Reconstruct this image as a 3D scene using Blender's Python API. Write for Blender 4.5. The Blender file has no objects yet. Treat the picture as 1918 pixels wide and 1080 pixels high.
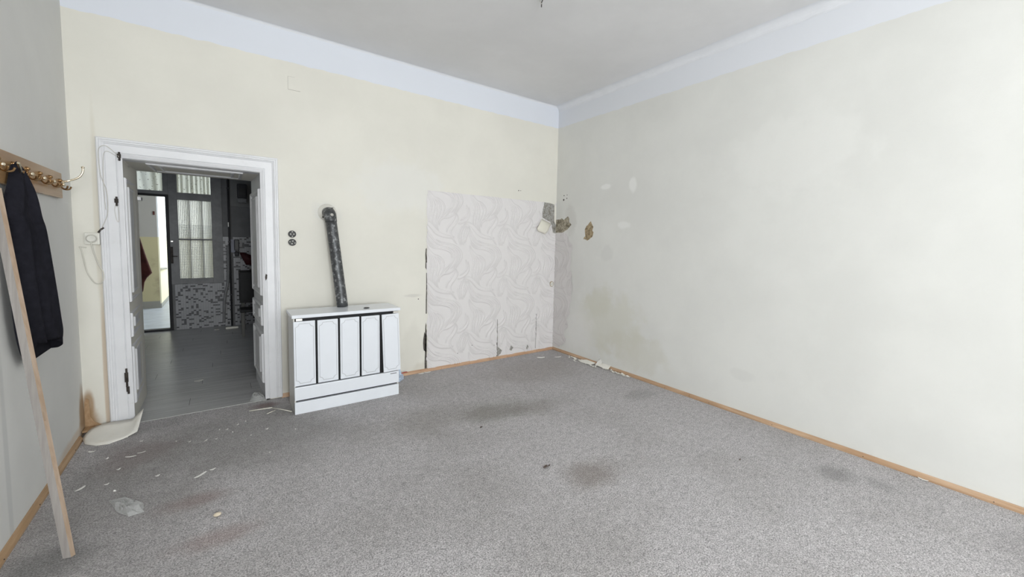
import bpy, bmesh, math, random
from mathutils import Vector, Matrix
random.seed(7)
C = bpy.context.scene.collection
PI = math.pi

# ------------------------------------------------------------------ camera
CAMP = (-3.6051, -4.2557, 1.45)
yaw, pitch, roll = 0.6488, 0.0737, 0.0234
F_PX, X0, Y0 = 765.79, 997.27, 511.96
fw = Vector((math.sin(yaw)*math.cos(pitch), math.cos(yaw)*math.cos(pitch), -math.sin(pitch)))
rt = Vector((math.cos(yaw), -math.sin(yaw), 0)); up = rt.cross(fw)
r2 = math.cos(roll)*rt + math.sin(roll)*up
u2 = -math.sin(roll)*rt + math.cos(roll)*up
cam = bpy.data.cameras.new('camera'); co = bpy.data.objects.new('camera', cam); C.objects.link(co)
co.matrix_world = Matrix.Translation(CAMP) @ Matrix((r2, u2, -fw)).transposed().to_4x4()
cam.sensor_fit = 'HORIZONTAL'; cam.sensor_width = 36
cam.lens = F_PX/1918*36
cam.shift_x = (959-X0)/1918; cam.shift_y = (Y0-540)/1918
cam.clip_start = .05
bpy.context.scene.camera = co

# ------------------------------------------------------------------ world, daylight, exposure
w = bpy.data.worlds.new('world'); bpy.context.scene.world = w; w.use_nodes = True
bg = w.node_tree.nodes['Background']; bg.inputs[0].default_value = (.80, .88, 1, 1); bg.inputs[1].default_value = .9
vs = bpy.context.scene.view_settings
vs.view_transform = 'Standard'; vs.look = 'None'; vs.gamma = 1; vs.use_curve_mapping = False
vs.exposure = 0.38
def daylight(name, loc, target, sx, sy, power, col):
    l = bpy.data.lights.new(name, 'AREA'); l.shape = 'RECTANGLE'; l.size = sx; l.size_y = sy
    l.energy = power; l.color = col
    o = bpy.data.objects.new(name, l); C.objects.link(o); o.location = loc
    d = Vector(target)-Vector(loc); o.rotation_euler = d.to_track_quat('-Z', 'Y').to_euler()
    return o
daylight('daylight_window', (-3.30, -7.62, 1.80), (-3.10, 0, 1.55), 1.25, 1.9, 205, (1, .982, 1))
daylight('daylight_window', (-1.50, -7.62, 1.80), (-1.70, 0, 1.55), 1.25, 1.9, 45, (1, .982, 1))
daylight('daylight_window', (-2.62, 5.05, 1.75), (-6, 5.05, .9), 1.3, 1.6, 44, (.90, .95, 1))
daylight('daylight_window', (-2.62, 7.75, 1.75), (-6, 7.75, 1.2), 1.5, 1.7, 85, (.95, .98, 1))

# ------------------------------------------------------------------ materials
class NT:
    def __init__(s, m):
        s.t = m.node_tree; s.n = s.t.nodes; s.l = s.t.links
    def node(s, ty, **kw):
        n = s.n.new(ty)
        for k, v in kw.items(): setattr(n, k, v)
        return n
    def set(s, sock, v):
        if hasattr(v, 'links') or isinstance(v, bpy.types.NodeSocket): s.l.new(v, sock)
        else: sock.default_value = v
    def math(s, op, a, b=0, c=0, clamp=False):
        n = s.node('ShaderNodeMath', operation=op, use_clamp=clamp)
        s.set(n.inputs[0], a); s.set(n.inputs[1], b)
        if op in ('MULTIPLY_ADD',): s.set(n.inputs[2], c)
        return n.outputs[0]
    def vmath(s, op, a, b=(0, 0, 0), out=0):
        n = s.node('ShaderNodeVectorMath', operation=op); s.set(n.inputs[0], a); s.set(n.inputs[1], b)
        return n.outputs[out]
    def noise(s, vec, scale, detail=3, rough=.55, col=False):
        n = s.node('ShaderNodeTexNoise'); s.set(n.inputs['Vector'], vec)
        n.inputs['Scale'].default_value = scale; n.inputs['Detail'].default_value = detail; n.inputs['Roughness'].default_value = rough
        return n.outputs[1 if col else 0]
    def ramp(s, v, a, b, oa=0., ob=1.):
        n = s.node('ShaderNodeMapRange', clamp=True); n.interpolation_type = 'SMOOTHSTEP'
        s.set(n.inputs[0], v); n.inputs[1].default_value = a; n.inputs[2].default_value = b
        n.inputs[3].default_value = oa; n.inputs[4].default_value = ob
        return n.outputs[0]
    def mix(s, f, a, b, mode='MIX'):
        n = s.node('ShaderNodeMix', data_type='RGBA', blend_type=mode)
        s.set(n.inputs[0], f)
        for sock, v in ((n.inputs[6], a), (n.inputs[7], b)):
            if isinstance(v, tuple): v = v+(1,) if len(v) == 3 else v
            s.set(sock, v)
        return n.outputs[2]
    def coords(s): return s.node('ShaderNodeTexCoord').outputs['Object']
    def xyz(s, v):
        n = s.node('ShaderNodeSeparateXYZ'); s.set(n.inputs[0], v); return n.outputs
    def blob(s, P, c, r, wob=.35, wscale=6., soft=.55):
        """soft mask for stains and painted shade, of its own shape: centre c, radii r"""
        d = s.vmath('SUBTRACT', P, c); d = s.vmath('MULTIPLY', d, tuple(1/x for x in r))
        L = s.vmath('LENGTH', d, out=1)
        nz = s.math('MULTIPLY', s.math('SUBTRACT', s.noise(P, wscale, 4), .5), wob*4)
        return s.ramp(s.math('ADD', L, nz), soft, 1.15, 1., 0.)
    def bump(s, h, strength, dist, bsdf, normal=None):
        n = s.node('ShaderNodeBump'); s.set(n.inputs['Height'], h)
        n.inputs['Strength'].default_value = strength; n.inputs['Distance'].default_value = dist
        if normal is not None: s.l.new(normal, n.inputs['Normal'])
        s.l.new(n.outputs[0], bsdf.inputs['Normal']); return n.outputs[0]

def newmat(name):
    m = bpy.data.materials.new(name); m.use_nodes = True
    return m, NT(m), m.node_tree.nodes['Principled BSDF']

def mat(name, col, rough=.6, metal=0., var=.06, vscale=8., bump=0., bscale=200., spec=.4, var2=None, v2=0., v2scale=3., lo=.5, hi=.7):
    m, t, b = newmat(name); P = t.coords()
    k = t.ramp(t.noise(P, vscale, 4), .3, .7, 1-var, 1+var)
    c = t.vmath('SCALE', tuple(col), out=0); n = c.node; t.set(n.inputs[3], k)
    out = c
    if var2: out = t.mix(t.math('MULTIPLY', t.ramp(t.noise(P, v2scale, 6, .65), lo, hi), v2), out, var2)
    t.set(b.inputs['Base Color'], out)
    b.inputs['Roughness'].default_value = rough; b.inputs['Metallic'].default_value = metal
    b.inputs['Specular IOR Level'].default_value = spec
    if bump: t.bump(t.noise(P, bscale, 3), bump, .002, b)
    return m

def wallmat(name, base, band=None, band_z=2.9775, stains_and_shade=(), dots=(), bumpk=.25):
    m, t, b = newmat(name); P = t.coords()
    k = t.ramp(t.noise(P, 1.3, 5, .6), .3, .7, .965, 1.03)
    n = t.vmath('SCALE', tuple(base)); t.set(n.node.inputs[3], k); out = n
    out = t.mix(t.math('MULTIPLY', t.ramp(t.noise(P, 2.3, 6, .7), .5, .75), .25), out, tuple(x*.95 for x in base))
    if band:
        z = t.xyz(P)[2]; wob = t.math('MULTIPLY', t.math('SUBTRACT', t.noise(P, 7, 3), .5), .035)
        out = t.mix(t.ramp(t.math('ADD', z, wob), band_z-.002, band_z+.004), out, band)
    for c, r, col, st, *o in stains_and_shade:
        kw = o[0] if o else {}
        out = t.mix(t.math('MULTIPLY', t.blob(P, c, r, **kw), st), out, col)
    t.set(b.inputs['Base Color'], out); b.inputs['Roughness'].default_value = .82
    b.inputs['Specular IOR Level'].default_value = .25
    h = t.math('ADD', t.noise(P, 260, 2), t.math('MULTIPLY', t.noise(P, 9, 4), 2.5))
    t.bump(h, bumpk, .0015, b)
    return m

CREAM = (.79, .772, .705)
BROWN = (.36, .22, .10)
M = {}
M['wall_back'] = wallmat('painted_plaster_back', CREAM, (.77, .80, .865), stains_and_shade=[
    ((-4.44, 0, .05), (.09, .3, .16), BROWN, .9, dict(wob=.15)),
    ((-4.415, 0, .2), (.035, .3, .12), BROWN, .8, dict(wob=.1)),
    ((-4.318, 0, .35), (.016, .3, .75), (.55, .42, .30), .7, dict(wob=.08)),
    ((-4.32, 0, 1.5), (.02, .3, .9), (.62, .56, .44), .35, dict(wob=.1)),
    ((-2.0, 0, .25), (.14, .3, .35), (.66, .64, .58), .35),
    ((-1.9, 0, .05), (.10, .3, .08), (.58, .54, .46), .4),
    ((-3.16, 0, .3), (.05, .3, .5), (.62, .59, .52), .5),
    ((-2.81, 0, 1.69), (.13, .3, .13), (.70, .70, .68), .5),
    ((-2.1, 0, 2.0), (.5, .3, .3), (.80, .795, .76), .6),
    ((-1.99, 0, .86), (.10, .3, .02), (.60, .58, .54), .5),
])
M['wall_right'] = wallmat('painted_plaster_right', (.75, .75, .72), (.765, .785, .83), stains_and_shade=[
    ((0, -1.0, .55), (.3, .55, .40), (.64, .63, .52), .4),
    ((0, -.85, .75), (.3, .22, .20), (.60, .59, .48), .3),
    ((0, -.25, .95), (.3, .32, .85), (.62, .60, .58), .18),
    ((0, -.5, .35), (.3, .30, .30), (.82, .81, .79), .5),
    ((0, -1.4, .28), (.3, .5, .22), (.62, .60, .50), .35),
    ((0, -2.6, .35), (.3, .12, .06), (.60, .60, .57), .2),
    ((0, -1.30, 2.12), (.3, .05, .09), (.86, .86, .84), .8),
    ((0, -.90, 2.13), (.3, .09, .03), (.86, .86, .84), .8),
    ((0, -1.2, 1.68), (.3, .10, .05), (.84, .84, .82), .8),
    ((0, -2.9, 2.2), (.3, .5, .35), (.80, .80, .77), .6),
    ((0, -.3, 1.75), (.3, .12, .22), (.60, .59, .56), .5),
    ((0, -.95, 1.35), (.3, .12, .10), (.62, .62, .60), .3),
])
M['wall_left'] = wallmat('painted_plaster_left', (.745, .745, .725), None, stains_and_shade=[
    ((-4.43, -.04, .12), (.3, .10, .24), BROWN, .85, dict(wob=.15)),
    ((-4.43, -.3, .04), (.3, .35, .06), (.62, .5, .38), .6, dict(wob=.2)),
    ((-4.43, -1.35, .35), (.3, .03, .7), (.55, .56, .55), .5, dict(wob=.1)),  # faint vertical shadow painted into the wall colour
])
M['ceiling'] = wallmat('ceiling_paint', (.80, .80, .81), None, bumpk=.35)
M['band_paint'] = mat('cove_paint', (.77, .785, .82), .8, var=.02)
M['white_paint'] = mat('white_door_paint', (.77, .775, .80), .38, var=.03, vscale=5, bump=.15, bscale=60, spec=.5,
                       var2=(.55, .54, .50), v2=.5, v2scale=7, lo=.6, hi=.8)
M['enamel'] = mat('white_enamel', (.80, .83, .88), .22, var=.01, spec=.5)
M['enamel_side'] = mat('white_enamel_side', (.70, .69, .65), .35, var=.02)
M['dark_gap'] = mat('heater_inside', (.015, .015, .017), .7)
M['line'] = mat('grey_line', (.42, .43, .45), .4)
M['black'] = mat('black_plastic', (.012, .012, .013), .35)
M['black_hole'] = mat('socket_inside', (.03, .03, .03), .5, var=.3, vscale=60)
M['metal'] = mat('bright_metal', (.75, .74, .70), .3, 1.)
M['rust'] = mat('dark_rusty_metal', (.06, .05, .045), .7, .3, var=.3, vscale=40)
M['brass'] = mat('brass', (.86, .76, .58), .25, 1., var=.05)
M['bronze'] = mat('dark_bronze', (.35, .22, .11), .35, 1., var=.1)
M['plastic_white'] = mat('old_white_plastic', (.76, .75, .69), .35)
M['cable'] = mat('cable_grey', (.66, .64, .58), .5)
M['wire'] = mat('thin_wire', (.60, .58, .54), .6)
M['cloth'] = mat('charcoal_knit', (.016, .016, .022), .95, var=.15, vscale=30, bump=.6, bscale=500, spec=.1)
M['cloth_red'] = mat('dark_red_cloth', (.085, .025, .02), .9, var=.3, vscale=9, bump=.4, bscale=300)
M['cloth_dark'] = mat('black_cloth', (.012, .011, .012), .9, var=.2)
M['paper'] = mat('cream_paper', (.82, .80, .74), .75, var=.03, var2=(.74, .69, .58), v2=.5, v2scale=9)
M['paper_white'] = mat('white_paper_flake', (.85, .84, .80), .7, var=.03)
M['stick'] = mat('pale_stick', (.82, .80, .70), .6)
M['flap'] = mat('paper_back', (.80, .77, .68), .7, var=.02)
M['leaf'] = mat('dead_leaf', (.10, .075, .065), .8)
M['pebble'] = mat('beige_chip', (.62, .54, .42), .8)
M['dirt'] = mat('gap_dirt', (.10, .09, .08), .95, var=.4, vscale=40)
M['plaster_grey'] = mat('bare_grey_plaster', (.36, .35, .33), .95, var=.25, vscale=50, bump=.8, bscale=120,
                        var2=(.16, .14, .10), v2=.85, v2scale=22, lo=.45, hi=.7)
M['plaster_mix'] = mat('bare_brown_grey_plaster', (.40, .36, .28), .95, var=.3, vscale=40, bump=.8, bscale=120,
                           var2=(.15, .13, .09), v2=.8, v2scale=14, lo=.45, hi=.6)
M['plaster_tan'] = mat('bare_tan_plaster', (.38, .30, .19), .95, var=.3, vscale=45, bump=.8, bscale=120,
                       var2=(.17, .12, .07), v2=.8, v2scale=25, lo=.48, hi=.65)
M['flue'] = mat('galvanised_flue', (.085, .088, .092), .42, .5, var=.25, vscale=25,
                var2=(.42, .43, .44), v2=.95, v2scale=30, lo=.52, hi=.70)
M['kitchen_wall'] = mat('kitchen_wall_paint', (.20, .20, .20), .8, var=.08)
M['kitchen_frame'] = mat('dark_grey_frame_paint', (.25, .25, .25), .55, var=.1, vscale=12)
M['black_frame'] = mat('black_frame', (.015, .015, .017), .6)
M['tile_light'] = mat('mosaic_light', (.40, .40, .41), .35)
M['tile_dark'] = mat('mosaic_dark', (.06, .06, .065), .35)
M['grout'] = mat('grout', (.28, .28, .28), .9)
M['meter'] = mat('meter_case', (.035, .035, .038), .5)
M['meter_board'] = mat('meter_board', (.24, .24, .235), .7)
M['yellow_wall'] = None
M['far_floor'] = mat('far_floor', (.42, .45, .50), .4, var=.1, vscale=5, var2=(.22, .21, .19), v2=.4, v2scale=4)
M['dark_shelf'] = mat('black_lacquer', (.01, .01, .011), .5)
M['stool'] = mat('grey_leg', (.16, .155, .14), .6)
M['red_line'] = mat('blue_white_plastic', (.50, .60, .75), .4, var=.35, vscale=40)

def wood(name, c1, c2, axis, rough=.5, scale=1.):
    m, t, b = newmat(name); P = t.coords()
    sc = [40*scale]*3; sc[axis] = 2.2*scale
    v = t.vmath('MULTIPLY', P, tuple(sc))
    g = t.noise(v, 1., 5, .6)
    big = t.noise(P, 2.5, 3)
    c = t.mix(t.ramp(g, .35, .65), c1, c2)
    c = t.mix(t.ramp(big, .35, .7, 0, .5), c, tuple(x*.8 for x in c1))
    t.set(b.inputs['Base Color'], c); b.inputs['Roughness'].default_value = rough
    t.bump(g, .15, .001, b)
    return m
M['base_x'] = wood('baseboard_wood_x', (.50, .30, .18), (.62, .42, .28), 0)
M['base_y'] = wood('baseboard_wood_y', (.46, .29, .17), (.60, .42, .28), 1)
M['base_left'] = wood('baseboard_wood_left', (.40, .25, .13), (.52, .35, .21), 1)
M['rack'] = wood('rack_veneer', (.36, .21, .095), (.44, .28, .14), 1, .3)
M['batten_face'] = wood('weathered_batten', (.36, .33, .31), (.46, .43, .41), 2, .8)
M['batten_edge'] = wood('batten_edge', (.36, .26, .18), (.44, .34, .26), 2, .8)
def plankmat():
    m, t, b = newmat('grey_laminate'); P = t.coords()
    oi = t.node('ShaderNodeObjectInfo').outputs['Random']
    v = t.vmath('MULTIPLY', P, (1.2, 22, 1)); v = t.vmath('ADD', v, t.vmath('SCALE', (17., 9., 0)))
    g = t.noise(v, 1.6, 5, .6)
    c = t.mix(t.ramp(g, .35, .68), (.40, .40, .405), (.56, .56, .565))
    c = t.mix(t.math('MULTIPLY', oi, .35), c, (.40, .40, .40))
    t.set(b.inputs['Base Color'], c); b.inputs['Roughness'].default_value = .33
    return m
M['plank'] = plankmat()
M['subfloor'] = mat('plank_joint', (.03, .03, .03), .9)

def carpet():
    m, t, b = newmat('grey_loop_carpet'); P = t.coords()
    warp = t.vmath('ADD', P, t.vmath('SCALE', t.noise(P, 40, 2, col=True)))
    warp.node.inputs[1].links[0].from_node.inputs[3].default_value = .012
    f1 = t.noise(warp, 150, 3, .7); f2 = t.noise(P, 420, 2, .6); f3 = t.noise(P, 26, 4, .6)
    v = t.math('ADD', t.math('MULTIPLY', f1, .60), t.math('MULTIPLY', f2, .40))
    v = t.math('ADD', v, t.math('MULTIPLY', t.math('SUBTRACT', f3, .5), .12))
    c = t.mix(t.ramp(v, .36, .63), (.22, .209, .209), (.65, .625, .63))
    dirt = t.ramp(t.noise(P, 1.1, 5, .6), .42, .70)
    c = t.mix(t.math('MULTIPLY', dirt, .30), c, (.22, .205, .185))
    st = [((-1.75, -1.35), (.42, .24), (.17, .16, .13), .55), ((-1.42, -1.5), (.25, .22), (.18, .16, .13), .4),
          ((-1.75, -2.5), (.24, .18), (.19, .155, .13), .55), ((-.47, -3.42), (.16, .13), (.17, .165, .16), .55),
          ((-.36, -3.62), (.10, .12), (.19, .185, .18), .35), ((-.40, -1.78), (.25, .14), (.2, .19, .18), .35),
          ((-3.75, -1.45), (.20, .10), (.26, .18, .16), .55), ((-3.66, -1.86), (.22, .10), (.28, .19, .17), .45),
          ((-2.3, -1.2), (.6, .35), (.22, .20, .17), .4), ((-3.5, -.75), (.9, .7), (.19, .182, .168), .45),
          ((-4.1, -1.3), (.5, 1.2), (.19, .175, .165), .35), ((-3.35, -.14), (.14, .09), (.16, .08, .07), .65),
          ((-4.1, -.6), (.25, .3), (.24, .18, .17), .4), ((-.8, -.6), (.8, .5), (.26, .22, .19), .35),
          ((-4.25, -1.65), (.2, .16), (.10, .10, .095), .5), ((-.5, -4.3), (.35, .3), (.18, .17, .17), .3)]
    for (x, y), (rx, ry), col, s in st:
        c = t.mix(t.math('MULTIPLY', t.blob(P, (x, y, 0), (rx, ry, 1), .3, 4., .2), s), c, col)
    fl = t.ramp(v, .36, .63, .78, 1.2)
    n = t.vmath('SCALE', c); t.set(n.node.inputs[3], fl)
    t.set(b.inputs['Base Color'], n); b.inputs['Roughness'].default_value = 1.
    b.inputs['Specular IOR Level'].default_value = .1
    b.inputs['Sheen Weight'].default_value = .15
    t.bump(v, .9, .006, b)
    return m
M['carpet'] = carpet()

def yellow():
    m, t, b = newmat('two_tone_wall_shaded'); P = t.coords(); z = t.xyz(P)[2]
    up_c = (.36, .34, .31); lo_c = (.44, .39, .23)  # darker copy of the far-room paint: its shade is in the colour
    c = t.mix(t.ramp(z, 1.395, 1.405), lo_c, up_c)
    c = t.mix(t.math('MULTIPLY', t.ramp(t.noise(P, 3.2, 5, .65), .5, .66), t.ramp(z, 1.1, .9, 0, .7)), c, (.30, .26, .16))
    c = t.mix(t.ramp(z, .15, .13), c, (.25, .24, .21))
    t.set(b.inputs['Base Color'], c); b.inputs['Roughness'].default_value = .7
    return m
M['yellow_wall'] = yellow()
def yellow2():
    m, t, b = newmat('two_tone_wall_lit'); P = t.coords(); z = t.xyz(P)[2]
    c = t.mix(t.ramp(z, 1.395, 1.405), (.78, .74, .55), (.82, .83, .84))  # paler copy of the same paint, with bright daylight put into the colour
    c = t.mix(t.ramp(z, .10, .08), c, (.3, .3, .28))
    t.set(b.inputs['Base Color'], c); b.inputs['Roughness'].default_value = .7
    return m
M['yellow_wall_lit'] = yellow2()

def glass(name, tcol, kt=.85, translucent=False, rough=.05):
    m, t, b = newmat(name); out = t.n['Material Output']; t.n.remove(b)
    tr = t.node('ShaderNodeBsdfTransparent'); tr.inputs[0].default_value = tcol+(1,)
    if translucent:
        g = t.node('ShaderNodeBsdfTranslucent'); g.inputs[0].default_value = (.78, .77, .73, 1)
    else:
        g = t.node('ShaderNodeBsdfGlossy'); g.inputs[0].default_value = (.9, .9, .9, 1); g.inputs['Roughness'].default_value = rough
    mx = t.node('ShaderNodeMixShader'); mx.inputs[0].default_value = 1-kt
    t.l.new(tr.outputs[0], mx.inputs[1]); t.l.new(g.outputs[0], mx.inputs[2]); t.l.new(mx.outputs[0], out.inputs[0])
    return m
M['glass'] = glass('window_glass', (.96, .98, .97), .94)
M['wire_glass'] = glass('ribbed_wire_glass', (.9, .9, .88), .35, True)
def film(name, col, tr):
    m, t, b = newmat(name); out = t.n['Material Output']
    b.inputs['Base Color'].default_value = col+(1,); b.inputs['Roughness'].default_value = .25
    b.inputs['Specular IOR Level'].default_value = .6
    x = t.node('ShaderNodeBsdfTransparent'); mx = t.node('ShaderNodeMixShader'); mx.inputs[0].default_value = tr
    t.l.new(b.outputs[0], mx.inputs[1]); t.l.new(x.outputs[0], mx.inputs[2]); t.l.new(mx.outputs[0], out.inputs[0])
    return m
M['film'] = film('clear_plastic_film', (.75, .76, .75), .70)
def curtainmat():
    m, t, b = newmat('speckled_net_curtain'); out = t.n['Material Output']; P = t.coords()
    c = t.mix(t.ramp(t.noise(P, 38, 2), .62, .68), (.72, .70, .64), (.25, .22, .18))
    t.set(b.inputs['Base Color'], c); b.inputs['Roughness'].default_value = .9
    g = t.node('ShaderNodeBsdfTranslucent'); t.l.new(c, g.inputs[0])
    mx = t.node('ShaderNodeMixShader'); mx.inputs[0].default_value = .6
    t.l.new(b.outputs[0], mx.inputs[1]); t.l.new(g.outputs[0], mx.inputs[2]); t.l.new(mx.outputs[0], out.inputs[0])
    return m
M['curtain'] = curtainmat()
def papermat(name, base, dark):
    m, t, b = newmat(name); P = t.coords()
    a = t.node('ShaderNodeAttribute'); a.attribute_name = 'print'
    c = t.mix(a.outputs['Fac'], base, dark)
    c = t.mix(t.math('MULTIPLY', t.ramp(t.noise(P, 3, 5, .6), .5, .75), .35), c, tuple(x*.93 for x in base))
    t.set(b.inputs['Base Color'], c); b.inputs['Roughness'].default_value = .6
    t.bump(t.noise(P, 300, 2), .1, .001, b)
    return m
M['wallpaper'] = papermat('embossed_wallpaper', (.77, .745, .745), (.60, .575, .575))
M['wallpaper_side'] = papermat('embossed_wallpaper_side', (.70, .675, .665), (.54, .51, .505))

# ------------------------------------------------------------------ helpers
def link_mesh(name, bm, material, parent=None, smooth=False):
    me = bpy.data.meshes.new(name); bmesh.ops.recalc_face_normals(bm, faces=bm.faces)
    bm.to_mesh(me); bm.free()
    for m_ in (material if isinstance(material, (list, tuple)) else [material]): me.materials.append(m_)
    if smooth: me.polygons.foreach_set('use_smooth', [True]*len(me.polygons))
    o = bpy.data.objects.new(name, me); C.objects.link(o)
    if parent: o.parent = parent; o.matrix_parent_inverse = parent.matrix_basis.inverted()
    return o
obj = link_mesh
def struct(name, bm, m, parent=None, smooth=False):
    o = link_mesh(name, bm, m, parent, smooth)
    if not parent: o['kind'] = 'structure'
    return o
def tag(o, label, cat, group=None):
    o['label'] = label; o['category'] = cat
    if group: o['group'] = group
    return o
def empty(name, loc=(0, 0, 0)):
    o = bpy.data.objects.new(name, None); C.objects.link(o); o.location = loc; o.empty_display_size = .05
    return o
def thing(name, label, cat, loc=(0, 0, 0), group=None): return tag(empty(name, loc), label, cat, group)

def box(bm, lo, hi, bev=0., mi=0, M4=None):
    vs_ = []
    for x in (lo[0], hi[0]):
        for y in (lo[1], hi[1]):
            for z in (lo[2], hi[2]): vs_.append(bm.verts.new((x, y, z)))
    fs = [(0, 1, 3, 2), (4, 6, 7, 5), (0, 4, 5, 1), (2, 3, 7, 6), (0, 2, 6, 4), (1, 5, 7, 3)]
    F_ = [bm.faces.new([vs_[i] for i in f]) for f in fs]
    for f in F_: f.material_index = mi
    if M4 is not None:
        for v in vs_: v.co = M4 @ v.co
    if bev:
        es = set(e for f in F_ for e in f.edges)
        r = bmesh.ops.bevel(bm, geom=list(es), offset=bev, segments=2, affect='EDGES', profile=.6)
        for f in r['faces']: f.material_index = mi
    return F_
def nbox(lo, hi, bev=0.):
    bm = bmesh.new(); box(bm, lo, hi, bev); return bm
def tube(bm, pts, r, seg=10, cap=True, mi=0):
    pts = [Vector(p) for p in pts]; n = len(pts)
    rr = r if isinstance(r, (list, tuple)) else [r]*n
    rings = []; ref = None
    for i, p in enumerate(pts):
        d = (pts[min(i+1, n-1)]-pts[max(i-1, 0)]).normalized()
        if ref is None: ref = d.orthogonal().normalized()
        ref = (ref-d*ref.dot(d)).normalized(); b_ = d.cross(ref)
        rings.append([bm.verts.new(p+rr[i]*(math.cos(2*PI*k/seg)*ref+math.sin(2*PI*k/seg)*b_)) for k in range(seg)])
    for a, c in zip(rings, rings[1:]):
        for k in range(seg):
            f = bm.faces.new((a[k], a[(k+1) % seg], c[(k+1) % seg], c[k])); f.material_index = mi; f.smooth = True
    if cap:
        f = bm.faces.new(rings[0][::-1]); f.material_index = mi; f = bm.faces.new(rings[-1]); f.material_index = mi
def curve(ctrl, n=8):
    P = [Vector(c) for c in ctrl]; out = []
    for i in range(len(P)-1):
        p0 = P[max(i-1, 0)]; p1 = P[i]; p2 = P[i+1]; p3 = P[min(i+2, len(P)-1)]
        for k in range(n):
            t = k/n
            out.append(.5*((2*p1)+(-p0+p2)*t+(2*p0-5*p1+4*p2-p3)*t*t+(-p0+3*p1-3*p2+p3)*t**3))
    out.append(P[-1]); return out
def ball(bm, c, r, sc=(1, 1, 1), seg=12, mi=0):
    r_ = bmesh.ops.create_uvsphere(bm, u_segments=seg, v_segments=seg//2+2, radius=r)
    for v in r_['verts']:
        v.co = Vector((v.co.x*sc[0], v.co.y*sc[1], v.co.z*sc[2]))+Vector(c)
        for f in v.link_faces: f.material_index = mi; f.smooth = True
def disc(bm, c, axis, r, h, seg=24, r2_=None, mi=0):
    a = Vector(axis).normalized(); c = Vector(c)
    tube(bm, [c, c+a*h], [r, r if r2_ is None else r2_], seg, mi=mi)
def poly(bm, pts, h, mi=0):
    """extruded irregular outline: pts 3D, h offset vector"""
    h = Vector(h); A = [bm.verts.new(p) for p in pts]; B = [bm.verts.new(Vector(p)+h) for p in pts]
    n = len(pts)
    fs = [bm.faces.new(A[::-1]), bm.faces.new(B)]
    for i in range(n): fs.append(bm.faces.new((A[i], A[(i+1) % n], B[(i+1) % n], B[i])))
    for f in fs: f.material_index = mi
def frame_sweep(bm, rect, prof, mp, open_bottom=False):
    """rectangular moulding: prof = [(inset, height)], mp(u, v, h) -> 3D"""
    u0, v0, u1, v1 = rect; rings = []
    for d, h in prof:
        b0 = v0 if open_bottom else v0+d
        q = [(u0+d, b0), (u0+d, v1-d), (u1-d, v1-d), (u1-d, b0)]
        rings.append([bm.verts.new(mp(u, v, h)) for u, v in q])
    for a, c in zip(rings, rings[1:]):
        for k in range(3 if open_bottom else 4):
            bm.faces.new((a[k], a[(k+1) % 4], c[(k+1) % 4], c[k]))
def strip(bm, p0, p1, prof, out, upv=(0, 0, 1)):
    """prism with profile [(out, up)] from p0 to p1"""
    p0, p1, out, upv = Vector(p0), Vector(p1), Vector(out), Vector(upv)
    A = [bm.verts.new(p0+out*a+upv*b) for a, b in prof]; B = [bm.verts.new(p1+out*a+upv*b) for a, b in prof]
    n = len(prof)
    for i in range(n): bm.faces.new((A[i], A[(i+1) % n], B[(i+1) % n], B[i]))
    bm.faces.new(A[::-1]); bm.faces.new(B)

# ------------------------------------------------------------------ room shell
W, H = 4.4415, 3.254
RA, LA = .0117, .0111          # the side walls are slightly out of square
YR = -7.5                      # wall with the windows, behind the viewpoint
DL, DR, DT, DEP = -4.187, -3.327, 2.0, .72
def xr(y): return RA*y
def xl(y): return -W+LA*(-y)

bm = bmesh.new()
v = [bm.verts.new(p) for p in ((-W-.3, .012, 0), (.3, .012, 0), (.3, YR-.1, 0), (-W-.3, YR-.1, 0))]
v2 = [bm.verts.new(Vector(p.co)-Vector((0, 0, .1))) for p in v]
bm.faces.new(v); bm.faces.new(v2[::-1])
for i in range(4): bm.faces.new((v[i], v2[i], v2[(i+1) % 4], v[(i+1) % 4]))
struct('floor', bm, M['carpet'])

bm = bmesh.new()   # back wall, 72 cm thick, with the doorway
box(bm, (-W-.3, 0, -.1), (DL, DEP, H+.1)); box(bm, (DR, 0, -.1), (.3, DEP, H+.1)); box(bm, (DL, 0, DT), (DR, DEP, H+.1))
struct('wall_back', bm, M['wall_back'])
bm = bmesh.new()
poly(bm, [(xr(0), 0, -.1), (xr(YR), YR-.2, -.1), (.4, YR-.2, -.1), (.4, 0, -.1)], (0, 0, H+.2))
struct('wall_right', bm, M['wall_right'])
bm = bmesh.new()
poly(bm, [(xl(0), 0, -.1), (xl(YR), YR-.2, -.1), (-W-.4, YR-.2, -.1), (-W-.4, 0, -.1)], (0, 0, H+.2))
struct('wall_left', bm, M['wall_left'])
struct('ceiling', nbox((-W-.3, YR-.1, H), (.3, .02, H+.15)), M['ceiling'])
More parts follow.
